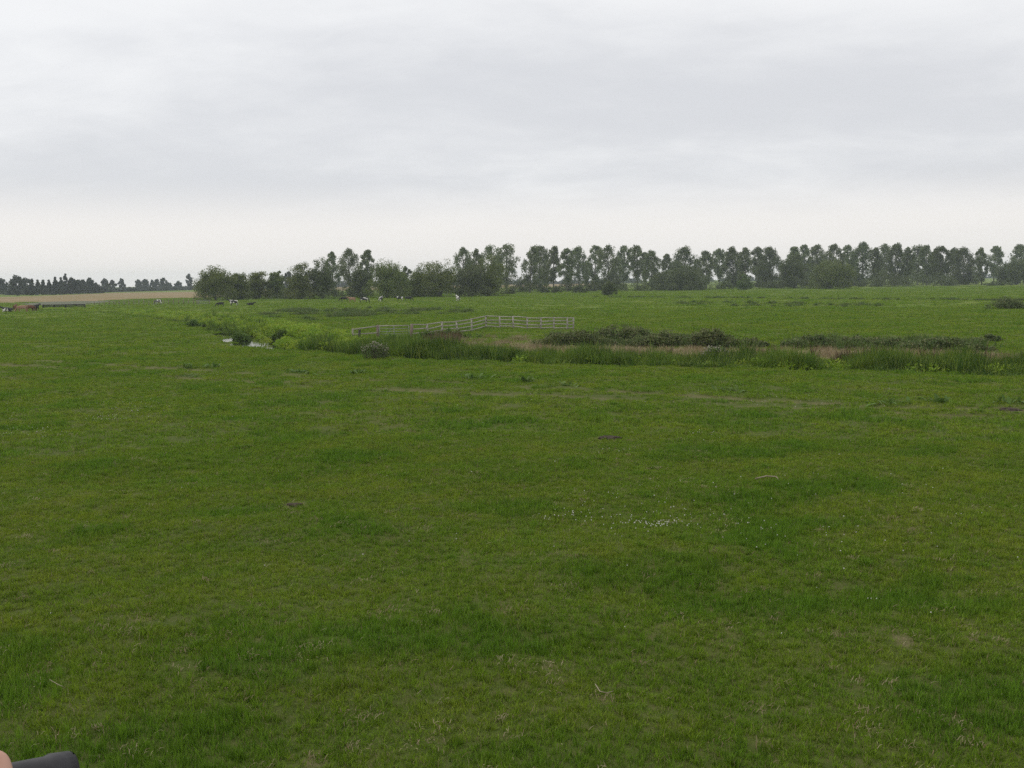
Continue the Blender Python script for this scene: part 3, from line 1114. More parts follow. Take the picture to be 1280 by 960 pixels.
BUSHES = [
    # the bramble belt behind the ditch
    (722, 408, 434, 74, 'bramble', "wide purple-brown bramble thicket right of the timber fence", 1),
    (772, 402, 430, 84, 'bramble', "tallest bramble thicket, humped, behind the pale dry strip", 1),
    (826, 409, 434, 70, 'bramble', "low bramble thicket between the tall hump and the dark clump", 1),
    (884, 407, 435, 52, 'bramble', "dark bramble clump at the right end of the big thicket", 1),
    (936, 418, 434, 40, 'bramble', "small low scrub just right of the big bramble thicket", 0),
    (1018, 415, 436, 50, 'bramble', "sprawling bramble left of the upright scrub beyond the ditch", 1),
    (1074, 415, 434, 48, 'bramble', "upright leafy scrub in the middle of the right-hand scrub line", 1),
    (1120, 421, 438, 44, 'bramble', "grey-brown bramble in the right-hand scrub line", 1),
    (1172, 419, 440, 62, 'bramble', "dense dark bramble mound right of the grey-brown one", 1),
    (1216, 427, 441, 40, 'bramble', "low dark bramble at the right end of the scrub line", 1),
    (1238, 417, 428, 26, 'bramble', "small leafy bush above the right end of the scrub line", 0),
    (1257, 371.5, 387, 36, 'bramble', "lone dark round bush in the right pasture", 1),
    # by the fence
    (536, 414, 426, 40, 'weed', "dark leafy weeds at the foot of the gate post", 0),
    (567, 411, 424, 46, 'weed', "dark bushy weeds under the sloping fence rails", 0),
    (492, 418, 427, 30, 'weed', "low weeds in front of the field gate", 0),
    # along the ditch on the left
    (240, 392, 407, 18, 'weed', "dark bush at the left end of the ditch plants", 1),
    (256, 395, 408, 12, 'weed', "narrow dark bush second in the ditch plants", 1),
    (276, 398, 413, 18, 'weed', "dark bush in the ditch left of the open water", 1),
    (298, 400, 421, 22, 'weed', "tall dark bush right beside the open water", 1),
    (352, 405, 422, 22, 'weed', "dark leafy clump beyond the open water", 1),
    # under the trees
    (762, 347, 369.5, 13, 'darktree', "cone-shaped young tree standing forward of the poplars", 1),
    (931, 341, 362.5, 13, 'weed', "bright green young tree before the poplars", 1),
    (684, 354, 366, 12, 'darktree', "dark shrub between two bare poplar trunks", 0),
    (698, 354, 366, 11, 'darktree', "small dark shrub right of the bare poplar trunks", 0),
    (727, 352, 366, 16, 'darktree', "dark shrub left of the cone-shaped young tree", 0),
    (742, 350, 364, 16, 'darktree', "shrub in shade directly behind the cone-shaped young tree", 0),
    (790, 347, 364, 30, 'darktree', "dark understorey shrub right of the cone-shaped young tree", 0),
    (812, 345, 363.5, 30, 'darktree', "wide understorey shrub under the short thin poplar", 0),
    (884, 345, 362, 34, 'darktree', "dark understorey shrub right of the mid-row round tree", 0),
    (908, 350, 361.5, 16, 'darktree', "low shrub left of the bright green young tree", 0),
    (965, 350, 360.5, 24, 'darktree', "low dark shrub at the break in the row", 0),
    (1090, 345, 358.5, 24, 'darktree', "dark shrub right of the low wide olive willow", 0),
    (1110, 336, 358.5, 34, 'darktree', "tall dark shrub filling the foot of the right-hand poplars", 0),
    (1145, 338, 358, 32, 'darktree', "broad dark shrub below the right-hand poplars", 0),
    (1178, 340, 357.5, 28, 'darktree', "dark shrub left of the leafy-to-the-ground poplar", 0),
    (430, 355, 371, 22, 'darktree', "dark shrub under the egg-shaped poplar", 0),
    (512, 350, 371, 26, 'darktree', "dark shrub in the dip beside the small spindly poplar", 0),
    (640, 358, 367.5, 14, 'darktree', "tiny shrub at the right foot of the bright-topped willow", 0),
    (356, 362, 374, 22, 'darktree', "low dark shrub in the gap of the tree belt", 0),
    (1248, 351, 357, 24, 'darktree', "low shrub in the field gap near the right edge", 0),
]
for i, (px, top, b, w, mt, lab, big) in enumerate(BUSHES):
    nm = {'bramble': 'bramble_bush', 'weed': 'leafy_bush', 'darktree': 'shrub'}[mt]
    bush(nm, px, top, b, w * (1.4 if mt == 'bramble' and i < 11 else 1.25), mt, lab, {'bramble': 'brambles beyond the ditch', 'weed': 'leafy bushes along the ditch and fence',
         'darktree': 'shrubs under the tree row'}[mt], 500 + i, n=110 if big else 45, depth=.5, flat=.82 if mt == 'bramble' and i < 11 else 1.08,
         leaf=.14, per=60 if mt == 'bramble' else 44)

rr = random.Random(21)
for i, px in enumerate((655, 672, 715, 752, 772, 825, 850, 872, 920, 945, 985, 1012, 1055, 1072, 1128, 1160, 1195, 1214)):
    bush("shrub", px, rr.uniform(341, 350) - (px - 640) * .006, bline(px) - .6, rr.uniform(18, 30), 'darktree',
         "low dark shrub at the poplars' feet, %s from the left of the inner hedge" % ORD[i], 'hedge shrubs between the poplar trunks', 640 + i, n=60,
         depth=.5, leaf=.14, per=44)

# ------------------------------------------------------------------ distant woods at the left
FARW = [(3, 349, 368, 14, 'far'), (22, 346.5, 369.5, 22, 'far'), (34, 349, 369, 16, 'far'), (41, 348.5, 369, 9, 'conifer'),
        (48, 349.5, 369, 9, 'conifer'), (55, 349, 368.5, 9, 'conifer'), (62, 350, 368.5, 8, 'conifer'), (70, 346.5, 368.5, 13, 'conifer'),
        (77, 347, 368, 11, 'conifer'), (83, 342.5, 368, 13, 'conifer'), (91, 348.5, 368, 12, 'far'), (98, 351, 367.5, 11, 'far'),
        (105, 350.5, 367, 9, 'far'), (114, 349, 367, 14, 'far'), (131, 348, 364.5, 10, 'far'), (141, 349.5, 364.5, 8, 'far'),
        (152, 347.5, 363.5, 7, 'far'), (173, 349, 363, 8, 'far'), (182, 348.5, 363, 8, 'far'), (190, 349.5, 363, 6, 'far'),
        (197, 348.5, 363, 7, 'far'), (204, 347, 363, 8, 'far'), (223, 351, 362.6, 8, 'far'), (237, 343, 362.6, 8, 'far'),
        (211, 353, 362.8, 10, 'far'), (361, 341, 364, 12, 'far')]
for i, (px, top, b, w, k) in enumerate(FARW):
    if px < 120:
        lab = "%s tree, %s from the left in the distant bluish wood" % ("pointed dark conifer" if k == 'conifer' else "rounded hazy", ORD[i])
        lab = lab.replace("conifer tree", "conifer")
    elif px < 250:
        lab = "small hazy tree, %s from the left in the thin far line beyond the stubble" % ORD[i - 14]
    else:
        lab = "hazy far tree seen through the gap between the willows"
    tree("conifer_tree" if k == 'conifer' else "distant_tree", px, top + (1.2 if 120 < px < 230 else 0), b, w * 1.12, k, lab, "distant trees beyond the harvested field", 700 + i)


def build_far_hedges():
    rng = np.random.default_rng(8)
    cs, rs = [], []
    for a, b, n in (((-400, 366), (20, 368), 60), ((14, 368.6), (122, 366.4), 300), ((90, 366.5), (260, 361.9), 170), ((240, 361.4), (800, 353.6), 420), ((760, 353.6), (1700, 342.2), 420)):
        for k in range(n):
            t = rng.uniform(0, 1)
            g = G(a[0] + (b[0] - a[0]) * t, a[1] + (b[1] - a[1]) * t)
            hh = g[1] * (rng.uniform(1.2, 3.0) + 4.5 * vnoise(np.array(t * n / 9.), np.array(n * 1.), 4)) / F_PX
            hh = min(hh, 12)
            if n == 300:
                hh = g[1] * rng.uniform(3, 10) / F_PX
            elif n == 170:
                hh *= .55
            for q in range(3):
                cs.append((g[0] + rng.normal(0, 2), g[1] + rng.normal(0, 5), hh * (q + .4) / 3))
                rs.append(max(1.6, hh * .32))
    me = foliage("far_hedges", rng, cs, rs, 14, 2.6, 'farleaf', .9)
    o = obj("far_hedges", me)
    tag(o, "hazy far-off hedges and woods along the horizon", kind='stuff')


build_far_hedges()

# ------------------------------------------------------------------ timber fence and gate
def fence_post(parent, x, y, h, s, mat, rng):
    mb = MB()
    z = H(x, y)
    lean = rng.normal(0, .045, 2)
    mb.bar((x, y, z - .25), (x + lean[0], y + lean[1], z + h), s, s, (.3, 1, 0))
    return obj("post", mb.mesh("post"), M[mat], parent)


def build_fence():
    rng = np.random.default_rng(3)
    root = empty("timber_fence", (0, 0, 0))
    P = [(514, 425, 1.36), (534, 422, 1.28), (553, 419.3, 1.28), (572, 416.3, 1.28), (590, 413.5, 1.30), (607.5, 409.8, 1.36),
         (625, 410.2, 1.32), (642, 410.6, 1.32), (659, 411, 1.30), (676, 411.3, 1.28), (692.5, 411.7, 1.26), (709, 411.8, 1.26),
         (717, 411.2, 1.26)]
    W = [(*G(a, b), h) for a, b, h in P]
    root.location = (W[0][0], W[0][1], 0)
    inv = Vector((-W[0][0], -W[0][1], 0))
    for k, (x, y, h) in enumerate(W):
        o = fence_post(root, x, y, h, .19 if k == 0 else .13, 'oldwood' if k == 0 else 'wood', rng)
        o.location = inv
    for (x0, y0, h0), (x1, y1, h1) in zip(W[:-1], W[1:]):
        for f in (.95, .68, .42, .17):
            mb = MB()
            e = rng.normal(0, .028, 2)
            mb.bar((x0, y0 - .085, H(x0, y0) + h0 * f + e[0]), (x1, y1 - .085, H(x1, y1) + h1 * f + e[1]), .04, .105)
            o = obj("rail", mb.mesh("rail"), M['wood'], root)
            o.location = inv
    tag(root, "weathered timber post-and-rail fence bending along the pasture corner", 'fence')
    # short length left of the gate
    s = empty("rail_fence", (0, 0, 0))
    P = [(441, 424.5, 1.0, 'wood'), (448.5, 425, .98, 'darkwood'), (472, 425, 1.34, 'oldwood')]
    W = [(*G(a, b), h, m) for a, b, h, m in P]
    s.location = (W[0][0], W[0][1], 0)
    inv2 = Vector((-W[0][0], -W[0][1], 0))
    for x, y, h, m in W:
        fence_post(s, x, y, h, .16 if m != 'wood' else .11, m, rng).location = inv2
    (x0, y0, h0, _), (x1, y1, h1, _) = W[0], W[2]
    for f in (.93, .5):
        mb = MB()
        mb.bar((x0, y0 - .11, H(x0, y0) + h0 * f), (x1, y1 - .11, H(x1, y1) + h1 * f), .04, .10)
        o = obj("rail", mb.mesh("rail"), M['wood'], s)
        o.location = inv2
    tag(s, "short sloping fence length left of the field gate, half hidden by reeds", 'fence')
    # field gate
    a, b = G(474.5, 425), G(511.5, 425)
    za, zb = H(*a) + .12, H(*b) + .12
    g = empty("field_gate", (a[0], a[1], 0))
    inv3 = Vector((-a[0], -a[1], 0))

    def part(nm, p, q, w, h, mat='metal'):
        m = MB().bar(p, q, w, h) if abs(p[2] - q[2]) < .5 or nm == 'brace' else MB().bar(p, q, w, h, (0, 1, 0))
        o = obj(nm, m.mesh(nm), M[mat], g)
        o.location = inv3
    part('top_rail', (a[0], a[1], za + 1.14), (b[0], b[1], zb + 1.14), .06, .085, 'wood')
    for f in (.06, .24, .43, .64, .88):
        part('bar', (a[0], a[1], za + f), (b[0], b[1], zb + f), .04, .045)
    for p, z in ((a, za), (b, zb), ((a + b) / 2, (za + zb) / 2)):
        part('upright', (p[0], p[1] - .045, z), (p[0], p[1] - .045, z + 1.12), .045, .045)
    part('brace', (a[0], a[1] + .045, za + .06), ((a + b)[0] / 2, (a + b)[1] / 2 + .045, za + 1.0), .035, .035)
    tag(g, "closed metal field gate with a pale top rail between brown posts", 'gate')


build_fence()


def build_far_fences():
    rng = np.random.default_rng(4)
    root = empty("wire_fence", (0, 0, 0))
    pts = [(x, np.interp(x, [118, 160, 250], [381.5, 381.5, 380.0])) for x in np.arange(118, 252, 6.2)]
    W = [G(a, b) for a, b in pts]
    root.location = (*W[0], 0)
    inv = Vector((-W[0][0], -W[0][1], 0))
    for x, y in W:
        m = MB().tube([(x, y, H(x, y) - .2), (x + rng.normal(0, .03), y, H(x, y) + 1.15 * rng.uniform(.92, 1.05))], [.10, .08], 6)
        obj("post", m.mesh("post"), M['oldwood'], root).location = inv
    for f in (.35, .7, 1.05):
        m = MB().tube([(x, y - .07, H(x, y) + f) for x, y in W], [.012] * len(W), 4)
        obj("wire", m.mesh("wire"), M['metal'], root).location = inv
    tag(root, "long thin wire fence of small posts before the left stubble field", 'fence')
    # low tarred timber barrier near the cattle
    b = empty("timber_barrier", (0, 0, 0))
    W = [G(x, y) for x, y in ((54, 385.6), (68, 385.3), (82, 385), (96, 384.7), (106, 384.6))]
    b.location = (*W[0], 0)
    inv = Vector((-W[0][0], -W[0][1], 0))
    for k, (x, y) in enumerate(W):
        m = MB().bar((x, y, H(x, y) - .2), (x, y, H(x, y) + .8), .24, .24, (0, 1, 0))
        obj("post", m.mesh("post"), M['darkwood'], b).location = inv
    for p, q in zip(W[:-1], W[1:]):
        for f, hh in ((.66, .26), (.34, .2)):
            m = MB().bar((p[0], p[1] - .17, H(*p) + f), (q[0], q[1] - .17, H(*q) + f), .08, hh)
            obj("rail", m.mesh("rail"), M['darkwood'], b).location = inv
    tag(b, "low dark timber barrier right of the lying cattle", 'barrier')
    t = empty("water_trough", (0, 0, 0))
    p, q = G(246, 381), G(262, 380.6)
    t.location = (*p, 0)
    inv = Vector((-p[0], -p[1], 0))
    z = H(*p)
    for f in (.28, .62, .95):
        obj("bar", MB().bar((*p, z + f), (*q, z + f), .05, .10).mesh("bar"), M['metal'], t).location = inv
    for r in (p, q):
        obj("post", MB().bar((r[0], r[1] + .09, z - .1), (r[0], r[1] + .09, z + 1.1), .12, .12, (0, 1, 0)).mesh("post"), M['oldwood'], t).location = inv
    t.name = "cattle_hurdle"
    tag(t, "small pale metal hurdle at the foot of the leftmost big willow", 'hurdle')


build_far_fences()

# ------------------------------------------------------------------ skin figures
def skin_mesh(name, joints, links, root=0, sub=2):
    """joints: (x, y, z, rx, ry); links: index pairs"""
    me = bpy.data.meshes.new(name + "_cage")
    me.from_pydata([j[:3] for j in joints], links, [])
    o = bpy.data.objects.new(name + "_cage", me)
    COL.objects.link(o)
    sk = o.modifiers.new("skin", 'SKIN')
    sk.use_smooth_shade = True
    layer = me.skin_vertices[0].data if me.skin_vertices else None
    if layer is None:
        bm = bmesh.new()
        bm.from_mesh(me)
        bm.verts.layers.skin.verify()
        bm.to_mesh(me)
        bm.free()
        layer = me.skin_vertices[0].data
    for k, j in enumerate(joints):
        layer[k].radius = (j[3], j[4] if len(j) > 4 else j[3])
        layer[k].use_root = (k == root)
    ss = o.modifiers.new("sub", 'SUBSURF')
    ss.levels = ss.render_levels = sub
    bpy.context.view_layer.update()
    dg = bpy.context.evaluated_depsgraph_get()
    out = bpy.data.meshes.new_from_object(o.evaluated_get(dg))
    out.name = name
    bpy.data.objects.remove(o)
    for p in out.polygons:
        p.use_smooth = True
    return out


def cow_mesh(pose):
    J, L = [], []

    def add(x, y, z, r, parent=None, r2=None):
        J.append((x, y, z, r, r2 or r))
        if parent is not None:
            L.append((parent, len(J) - 1))
        return len(J) - 1
    dz = -.52 if pose == 'lie' else 0
    pel = add(-.72, 0, 1.08 + dz, .27, r2=.30)
    mid = add(-.1, 0, 1.0 + dz, .33, pel, .38)
    ch = add(.52, 0, 1.0 + dz, .30, mid, .35)
    if pose == 'graze':
        n1 = add(.92, 0, .98, .19, ch, .22)
        n2 = add(1.16, 0, .62, .135, n1)
        hd = add(1.27, 0, .36, .125, n2)
        mz = add(1.38, 0, .10, .08, hd)
    else:
        n1 = add(.88, 0, 1.2 + dz, .18, ch, .22)
        n2 = add(1.12, 0, 1.42 + dz, .125, n1)
        hd = add(1.32, 0, 1.42 + dz, .125, n2)
        mz = add(1.60, 0, 1.27 + dz, .08, hd)
    for s in (-1, 1):
        add(J[hd][0] - .05, s * .24, J[hd][2] + .07, .035, hd, .05)      # ears
        if pose != 'lie':
            a = add(.55, s * .19, .66, .115, ch)
            b = add(.57, s * .19, .40, .065, a)
            c = add(.54, s * .19, .10, .048, b)
            add(.58, s * .19, .03, .055, c)
            a = add(-.66, s * .20, .74, .15, pel)
            b = add(-.86, s * .20, .48, .07, a)
            c = add(-.78, s * .20, .12, .05, b)
            add(-.74, s * .20, .03, .055, c)
        else:
            a = add(.62, s * .26, .22, .11, ch)
            b = add(.86, s * .28, .09, .07, a)
            add(.62, s * .30, .05, .05, b)
            a = add(-.55, s * .32, .24, .15, pel)
            b = add(-.30, s * .40, .10, .08, a)
            add(-.62, s * .45, .06, .055, b)
    t = add(-1.0, 0, 1.2 + dz, .05, pel)
    t2 = add(-1.1, .03, .82 + dz * .6, .025, t)
    add(-1.1, .05, .50 + dz * .6, .04, t2)
    return skin_mesh("cow_" + pose, J, L)


COWM = {p: cow_mesh(p) for p in ('stand', 'graze', 'lie')}
COWS = [  # column, hoof row, heading in degrees (0 = to the right), pose, hide, size, label
    (10, 389.6, 180, 'lie', 'pied', 1.1, "black and white cow lying at the far left edge"),
    (19, 388.6, 100, 'stand', 'red', .95, "red-brown cow end-on between the lying cow and the fawn one"),
    (28, 389.8, 185, 'graze', 'fawn', 1.0, "pinkish fawn cow standing in the left group"),
    (31, 386.4, 10, 'stand', 'red', 1.0, "dark red cow standing behind the fawn one"),
    (38, 389.2, 60, 'graze', 'red', .98, "red-brown cow between the fawn cow and the black one"),
    (45, 388.6, 80, 'stand', 'black', 1.0, "black cow seen end-on at the right of the left group"),
    (198, 380.6, 170, 'graze', 'pied', .95, "black and white cow alone by the wire fence"),
    (275.5, 383.8, 190, 'graze', 'black', .8, "small black calf left of the pied cow below the big willow"),
    (292, 382.2, 175, 'stand', 'pied', 1.0, "black and white cow standing below the big left willow"),
    (313, 382.0, 20, 'lie', 'black', .8, "dark calf lying right of the pied cow below the willows"),
    (430, 377.2, 185, 'graze', 'black', 1.0, "leftmost black cow of the middle herd, grazing"),
    (440, 377.8, 175, 'stand', 'fawn', .95, "reddish fawn cow in the middle herd"),
    (455, 378.6, 5, 'graze', 'pied_dark', 1.05, "mostly black cow grazing right of the fawn one"),
    (476, 377.8, 75, 'stand', 'pied', 1.0, "black and white cow end-on near the middle of the herd"),
    (499.5, 376.2, 180, 'stand', 'pied_dark', .9, "white-patched dark cow left of the last black one"),
    (510.5, 376.4, 0, 'graze', 'black', .95, "black cow grazing at the right end of the middle herd"),
    (572.5, 376.6, 110, 'stand', 'pied', 1.05, "lone black and white cow apart to the right of the herd"),
]
for px, py, a, pose, hide, s, lab in COWS:
    me = COWM[pose].copy()
    me.materials.clear()
    me.materials.append(M[hide])
    x, y = G(px, py)
    o = obj("cow", me)
    o.location = (x, y, H(x, y) - .02)
    o.rotation_euler = (0, 0, R(a))
    o.scale = (s, s, s)
    tag(o, lab, 'cow', 'cattle grazing the pasture')

# ------------------------------------------------------------------ weeds in the near pasture
def leaf_plant(name, px, py, width, hgt, label, seed, kind='dock'):
    rng = np.random.default_rng(seed)
    x, y = G(px, py)
    w = width * y / F_PX
    t = empty(name, (x, y, H(x, y) - .02))
    n = 16 if kind == 'dock' else 9
    for k in range(n):
        a = rng.uniform(0, 6.28)
        ln = rng.uniform(.55, 1.0) * hgt * 1.15
        out = rng.uniform(.2, 1) * w * .5
        c, s = math.cos(a), math.sin(a)
        wd = ln * rng.uniform(.13, .2)
        ox, oy = rng.normal(0, w * .2, 2)
        pts = []
        for f, wf in ((0, .15), (.35, .9), (.7, 1.0), (1.0, .05)):
            rr = out * f
            zz = ln * (f - .45 * f * f * out / hgt)
            pts.append(((ox + rr * c, oy + rr * s, zz), wd * wf))
        v = []
        for p, ww in pts:
            v += [(p[0] - s * ww, p[1] + c * ww, p[2]), (p[0] + s * ww, p[1] - c * ww, p[2])]
        q = [(0, 1, 3, 2), (2, 3, 5, 4), (4, 5, 7, 6)]
        me = mesh_np("leaf", v, quads=q, attrs={'tint': np.full(8, rng.uniform(0, .9))})
        obj("leaf", me, M['weed'], t)
    me = blade_mesh("tuft", rng, 120, w, hgt * .35, hgt * .75, .02, .4, .5, mat='weed', clump=w * .25)
    obj("tuft", me, None, t)["kind"] = "stuff"
    tag(t, label, 'plant', 'leafy weeds in the near pasture')


WEEDS = [(236, 460, 22, .42, "leafy weed clump above the left rut, left of its twin"),
         (264, 460, 20, .40, "leafy weed clump above the left rut, right of its twin"),
         (372, 465, 44, .42, "wide spreading weed clump just above the rut below the open water"),
         (447, 467, 28, .45, "glossy broad-leaved dock below the thistle clump"),
         (590, 475, 30, .40, "broad low weed left of the paired tufts above the rut"),
         (660, 478, 16, .42, "upright dark weed tuft above the rut in mid picture"),
         (706, 482, 40, .34, "long low tuft right of the upright weed in mid picture"),
         (915, 489, 40, .36, "low weed tuft above the rut right of mid picture"),
         (1115, 501, 60, .36, "wide dark tuft above the rut toward the right"),
         (1175, 502, 26, .42, "upright dark tuft right of the wide one"),
         (1262, 505, 40, .38, "dark weed tuft by the right edge above the rut"),
         (238, 470, 30, .22, "flat flowering weed patch between the two ruts at left")]
for i, (px, py, w, h, lab) in enumerate(WEEDS):
    leaf_plant("dock_plant", px, py, w * 1.2, h * 1.05, lab, 900 + i)


def thistle(px, base, w, h, label, seed, heads=60):
    rng = np.random.default_rng(seed)
    x, y = G(px, base)
    W = w * y / F_PX
    t = empty("thistle_clump", (x, y, H(x, y)))
    cs = [(rng.uniform(-.4, .4) * W, rng.uniform(-.3, .3) * W, h * rng.uniform(.1, .75)) for _ in range(34)]
    obj("foliage", foliage("foliage", rng, cs, [.16 * h + .08] * 34, 34, .10, 'rush', .9), None, t)
    mb = MB()
    for k in range(heads):
        a = (rng.uniform(-.48, .48) * W, rng.uniform(-.35, .35) * W, h * (rng.uniform(.62, 1.0)))
        e = 1 - abs(a[0]) / (.75 * W)
        a = (a[0], a[1], a[2] * (.5 + .5 * e))
        mb.tube([(a[0] * .8, a[1] * .8, 0), a], [.010, .006], 3, False)
    obj("stem", mb.mesh("stem"), M['stem'], t)
    mb2 = MB()
    for k in range(heads):
        p = mb.v[k * 6 + 3]
        r = rng.uniform(.022, .045)
        mb2.tube([(p[0], p[1], p[2] - r), (p[0], p[1], p[2]), (p[0], p[1], p[2] + r)], [r * .4, r, r * .5], 6)
    o = obj("seed_heads", mb2.mesh("seed_heads"), M['fluff'], t)
    o["kind"] = "stuff"
    tag(t, label, 'thistle', 'thistle clumps along the ditch')


thistle(469, 448, 34, 1.15, "grey-brown thistle clump with pale fluffy heads left of the tall reeds", 61, 70)
thistle(894, 450, 36, 1.15, "thistle clump with white fluffy heads behind the reeds, right of the brambles", 62, 70)
thistle(1052, 455, 34, 1.2, "tall brownish thistle clump among the right-hand reeds", 63, 40)

# ------------------------------------------------------------------ small things in the turf
def build_turf_details():
    rng = np.random.default_rng(77)
    # white clover
    mb = MB()
    groups = [((718, 649), (20, 4), 26), ((830, 661), (14, 3), 36), ((795, 656), (24, 3), 26), ((845, 648), (46, 16), 44), ((880, 543.5), (10, 2), 8),
              ((945, 665), (30, 8), 14), ((760, 625), (50, 6), 10), ((160, 512), (26, 6), 40), ((135, 524), (20, 3), 26), ((40, 540), (26, 4), 34),
              ((5, 522), (10, 3), 8), ((960, 505), (60, 3), 14), ((1010, 498), (80, 3), 16), ((240, 469), (18, 2), 12), ((640, 560), (500, 70), 70),
              ((300, 500), (200, 20), 30), ((900, 700), (300, 60), 40), ((1100, 640), (120, 40), 24), ((600, 500), (300, 14), 20), ((760, 567), (20, 3), 7)]
    for (cx, cy), (sx, sy), n in groups:
        p = np.stack([rng.normal(cx, sx, n), np.maximum(rng.normal(cy, sy, n), 455)], -1)
        g = G(p[:, 0], p[:, 1])
        zz = height(g[:, 0], g[:, 1])
        for (x, y), z in zip(g, zz):
            r = rng.uniform(.007, .013) * (1.0 + .006 * y)
            top = z + rng.uniform(.07, .12)
            mb.tube([(x, y, top - r), (x, y, top - r * .2), (x, y, top + r * .8)], [r * .5, r, r * .45], 6)
    o = obj("clover_flowers", mb.mesh("clover_flowers", True), M['flower'])
    tag(o, "scattered white clover flowers in the turf", kind='stuff')
    # bleached stalks, singly and in small wisps
    V, Q, TI = [], [], []

    def stalk(x, y, z, ln, a, tilt, w, b=0.0):
        dx, dy = math.cos(a), math.sin(a)
        p0 = np.array((x, y, z))
        p1 = p0 + np.array((dx * math.sin(tilt) * ln * .5, dy * math.sin(tilt) * ln * .5, math.cos(tilt) * ln * .5))
        a2 = a + rng.normal(0, .5)
        t2 = min(1.75, tilt + rng.uniform(.0, .7))
        p2 = p1 + np.array((math.cos(a2) * math.sin(t2) * ln * .5, math.sin(a2) * math.sin(t2) * ln * .5, math.cos(t2) * ln * .5))
        p1[2], p2[2] = max(p1[2], z + .03), max(p2[2], z + .03)
        s = np.array((-dy, dx, .35)) * w / 2
        k = len(V)
        V.extend([p0 - s, p0 + s, p1 - s, p1 + s, p2 - s * .4, p2 + s * .4])
        Q.extend([(k, k + 1, k + 3, k + 2), (k + 2, k + 3, k + 5, k + 4)])
        TI.extend([rng.uniform(0, 1)] * 6)
    X, Y = [], []
    n = 3600
    rr = np.sqrt(rng.uniform(8.5 ** 2, 45 ** 2, n)) * rng.uniform(.55, 1, n)
    rr = np.maximum(rr, 8.7)
    th = rng.uniform(-R(34), R(34), n)
    xs, ys = rr * np.sin(th), rr * np.cos(th)
    zs = height(xs, ys)
    for x, y, z in zip(xs, ys, zs):
        up = rng.uniform(0, 1) < .55
        stalk(x, y, z + (.02 if up else .045), rng.uniform(.05, .13), rng.uniform(0, 6.28), rng.uniform(.1, .6) if up else rng.uniform(1.2, 1.5),
              rng.uniform(.003, .0055) * (1 + y * .02))
    n = 420
    rr = 8.7 + rng.uniform(0, 1, n) ** 1.3 * 34
    th = rng.uniform(-R(34), R(34), n)
    cx, cy = rr * np.sin(th), rr * np.cos(th)
    extra = [(b[0], b[1]) for b in BARE]
    for x0, y0 in list(zip(cx, cy)) + extra:
        m = int(rng.integers(8, 34))
        sp = rng.uniform(.04, .12)
        for k in range(m):
            x, y = x0 + rng.normal(0, sp * 1.3), y0 + rng.normal(0, sp)
            stalk(x, y, H(x, y) + rng.uniform(.015, .06), rng.uniform(.035, .085), rng.uniform(0, 6.28), rng.uniform(.5, 1.5), .006)
    me = mesh_np("dry_stalks", np.array(V), quads=Q, attrs={'tint': TI})
    o = obj("dry_stalks", me, M['straw'])
    tag(o, "bleached dry grass stalks strewn through the turf", kind='stuff')


build_turf_details()


def molehill(px, py, r, label, seed):
    rng = np.random.default_rng(seed)
    x, y = G(px, py)
    bm = bmesh.new()
    bmesh.ops.create_icosphere(bm, subdivisions=4, radius=1)
    for v in list(bm.verts):
        c = v.co
        k = 1 + .35 * (float(vnoise(np.array(c.x * 2.2 + 9), np.array(c.y * 2.2 + c.z * 1.7 + seed), 3)) - .5) \
            + .3 * (float(vnoise(np.array(c.x * 7), np.array(c.y * 7 + c.z * 5), 4)) - .5)
        v.co = Vector((c.x * r * k * 1.3, c.y * r * k, max(-.03, c.z * r * .34 * k)))
    me = bpy.data.meshes.new("molehill")
    bm.to_mesh(me)
    bm.free()
    o = obj("molehill", me, M['soil'])
    o.location = (x, y, H(x, y) + .01)
    tag(o, label, 'molehill', 'small soil heaps in the turf')


molehill(367, 632, .15, "small dark soil heap left of centre in the near pasture", 1)
molehill(762, 551, .26, "low dark soil heap in the turf above the clover patch", 2)
molehill(1262, 511, .3, "dark soil heap on the rut near the right edge", 3)


def twig(pts, r, label):
    W = []
    for px, py, dz in pts:
        x, y = G(px, py)
        W.append((x, y, H(x, y) + dz))
    x0, y0, z0 = W[0]
    mb = MB().tube([(a - x0, b - y0, c - z0) for a, b, c in W], [r, r * 1.1, r * .9, r * .6][:len(W)], 6)
    o = obj("twig", mb.mesh("twig", True), M['twig'])
    o.location = (x0, y0, z0)
    tag(o, label, 'twig', 'dead twigs on the grass')


twig([(944, 606.5, .10), (958, 605, .13), (970, 606, .12), (973, 608, .08)], .016, "pale straight twig lying right of centre on the grass")
twig([(744, 864, .09), (750, 875, .10), (758, 877, .10), (767, 874, .10)], .005, "curved bleached twig in the foreground grass")
twig([(63, 868, .10), (76, 877, .10), (80, 880, .12)], .0035, "thin pale twig in the lower left grass")

# ------------------------------------------------------------------ companion with binoculars (lower left corner)
def cam_point(px, py, depth):
    d = Vector(pix_dir(px, py))
    fwd = Vector(CR @ np.array((0, 0, -1.0)))
    return Vector((0, 0, CAM_Z)) + d * (depth / d.dot(fwd))


